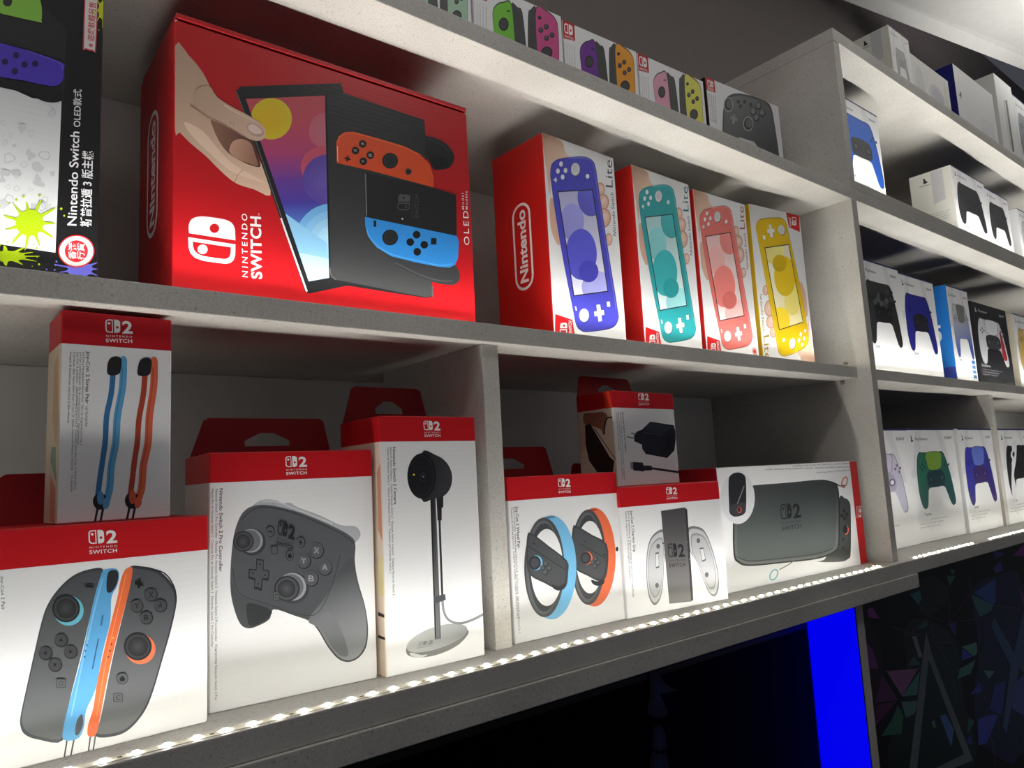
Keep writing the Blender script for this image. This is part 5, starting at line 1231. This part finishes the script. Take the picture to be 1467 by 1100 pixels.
c = Carton('pad_box', 'white carton cut off by the right edge in the top cabinet', 'box', Vector((max(a.x, tr.x + .012), .046, z)), Vector((max(a.x, tr.x + .012) + .18, .046, z)), onY((1453, 296), .046).z - z, .085, top=(36, 42, 84), group=GRPP)
pad_prints(c, (190, 192, 196), (180, 182, 186), None, (120, 120, 124))

# on top of the cabinet
GRPC = 'cartons on top of the cabinet'
z = TOPZ + .0003
c = right_row('pad_box', 'white carton with a grey pad and emblem end, leftmost on top of the cabinet', (1272, 34.5), (1300.5, 53.8), .05, z, .075, yaw=0, top=(28, 30, 80), side=(226, 224, 216))
pad_prints(c, (150, 151, 152), (140, 141, 142), None, (120, 120, 122), size=.8); end_prints(c); c.e['group'] = GRPC
br = c.bl + c.u * c.w
tl, tr = onY((1305, 86), .052), onY((1357.7, 116), .052)
c = Carton('headset_box', 'low pale carton with a faded print, between two taller boxes on the cabinet', 'box', Vector((br.x + .002, .052, z)), Vector((tr.x, .052, z)), tr.z - z, .09, white=(222, 221, 218), group=GRPC)
p = c.P('printed_picture'); f = c.front; w, h = f.w, f.h
for q, col in ((ell(w * .2, h * .55, w * .11, h * .3), (206, 206, 206)), (ell(w * .62, h * .5, w * .2, h * .22), (198, 199, 204)), (ell(w * .64, h * .5, w * .15, h * .15), (184, 187, 200))): p.poly_uv(q, col)
p.poly_uv([(w * .86, h * .2), (w * .9, h * .2), (w * .9, h * .9), (w * .86, h * .9)], (208, 208, 206)); p.build()
br = c.bl + c.u * c.w
tl = onY((1364, 90), .052); tr = onY((1421, 134), .052)
c = Carton('console_box', 'tall carton with a navy end and plain white front, on top of the cabinet', 'box', Vector((max(tl.x, br.x + .004), .052, z)), Vector((tr.x, .052, z)), tl.z - z, min(.09, side_depth(Vector((tl.x, .052, z)), Vector((tr.x, .052, z)), (1334, 101))), white=(226, 227, 230), side=(24, 28, 116), group=GRPC)
p = c.P('printed_lettering'); f = c.front
p.text('4', (1374, 139), (1377.5, 141), (1374, 130), (40, 44, 60), .03)
for k in range(6): p.text_uv('wireless console pack edition', (f.w * .55, f.h * (.5 - .05 * k)), (f.w * .9, f.h * (.5 - .05 * k)), (f.w * .55, f.h * (.52 - .05 * k)), (176, 177, 182))
p.V, p.F, p.C, p.k = p.V, p.F, p.C, p.k
p.build()
br = c.bl + c.u * c.w
tl, tr = onY((1423, 104), .05), onY((1449, 132.6), .05)
c = Carton('console_box', 'tall white carton with a slim grey device, second from the right on the cabinet', 'box', Vector((max(tl.x, br.x + .004), .05, z)), Vector((max(tl.x, br.x + .004) + (tr.x - tl.x), .05, z)), tl.z - z, .1, white=(228, 228, 228), side=(216, 216, 212), top=(40, 44, 90), group=GRPC)
p = c.P('printed_picture'); f = c.front; p.poly_uv([(f.w * .5, f.h * .22), (f.w * .62, f.h * .24), (f.w * .62, f.h * .8), (f.w * .5, f.h * .78)], (120, 122, 118)); p.poly_uv([(f.w * .36, f.h * .25), (f.w * .48, f.h * .22), (f.w * .48, f.h * .78), (f.w * .36, f.h * .76)], (206, 206, 206)); p.build()
br = c.bl + c.u * c.w
h5 = onY((1452, 136), .05).z - z
c = Carton('console_box', 'pale carton at the top right corner, rightmost on the cabinet', 'box', Vector((br.x + .003, .05, z)), Vector((br.x + .2, .05, z)), h5, .09, white=(222, 222, 224), group=GRPC)
pad_prints(c, (150, 152, 160), (140, 142, 150), None, (120, 120, 124), caption=None)
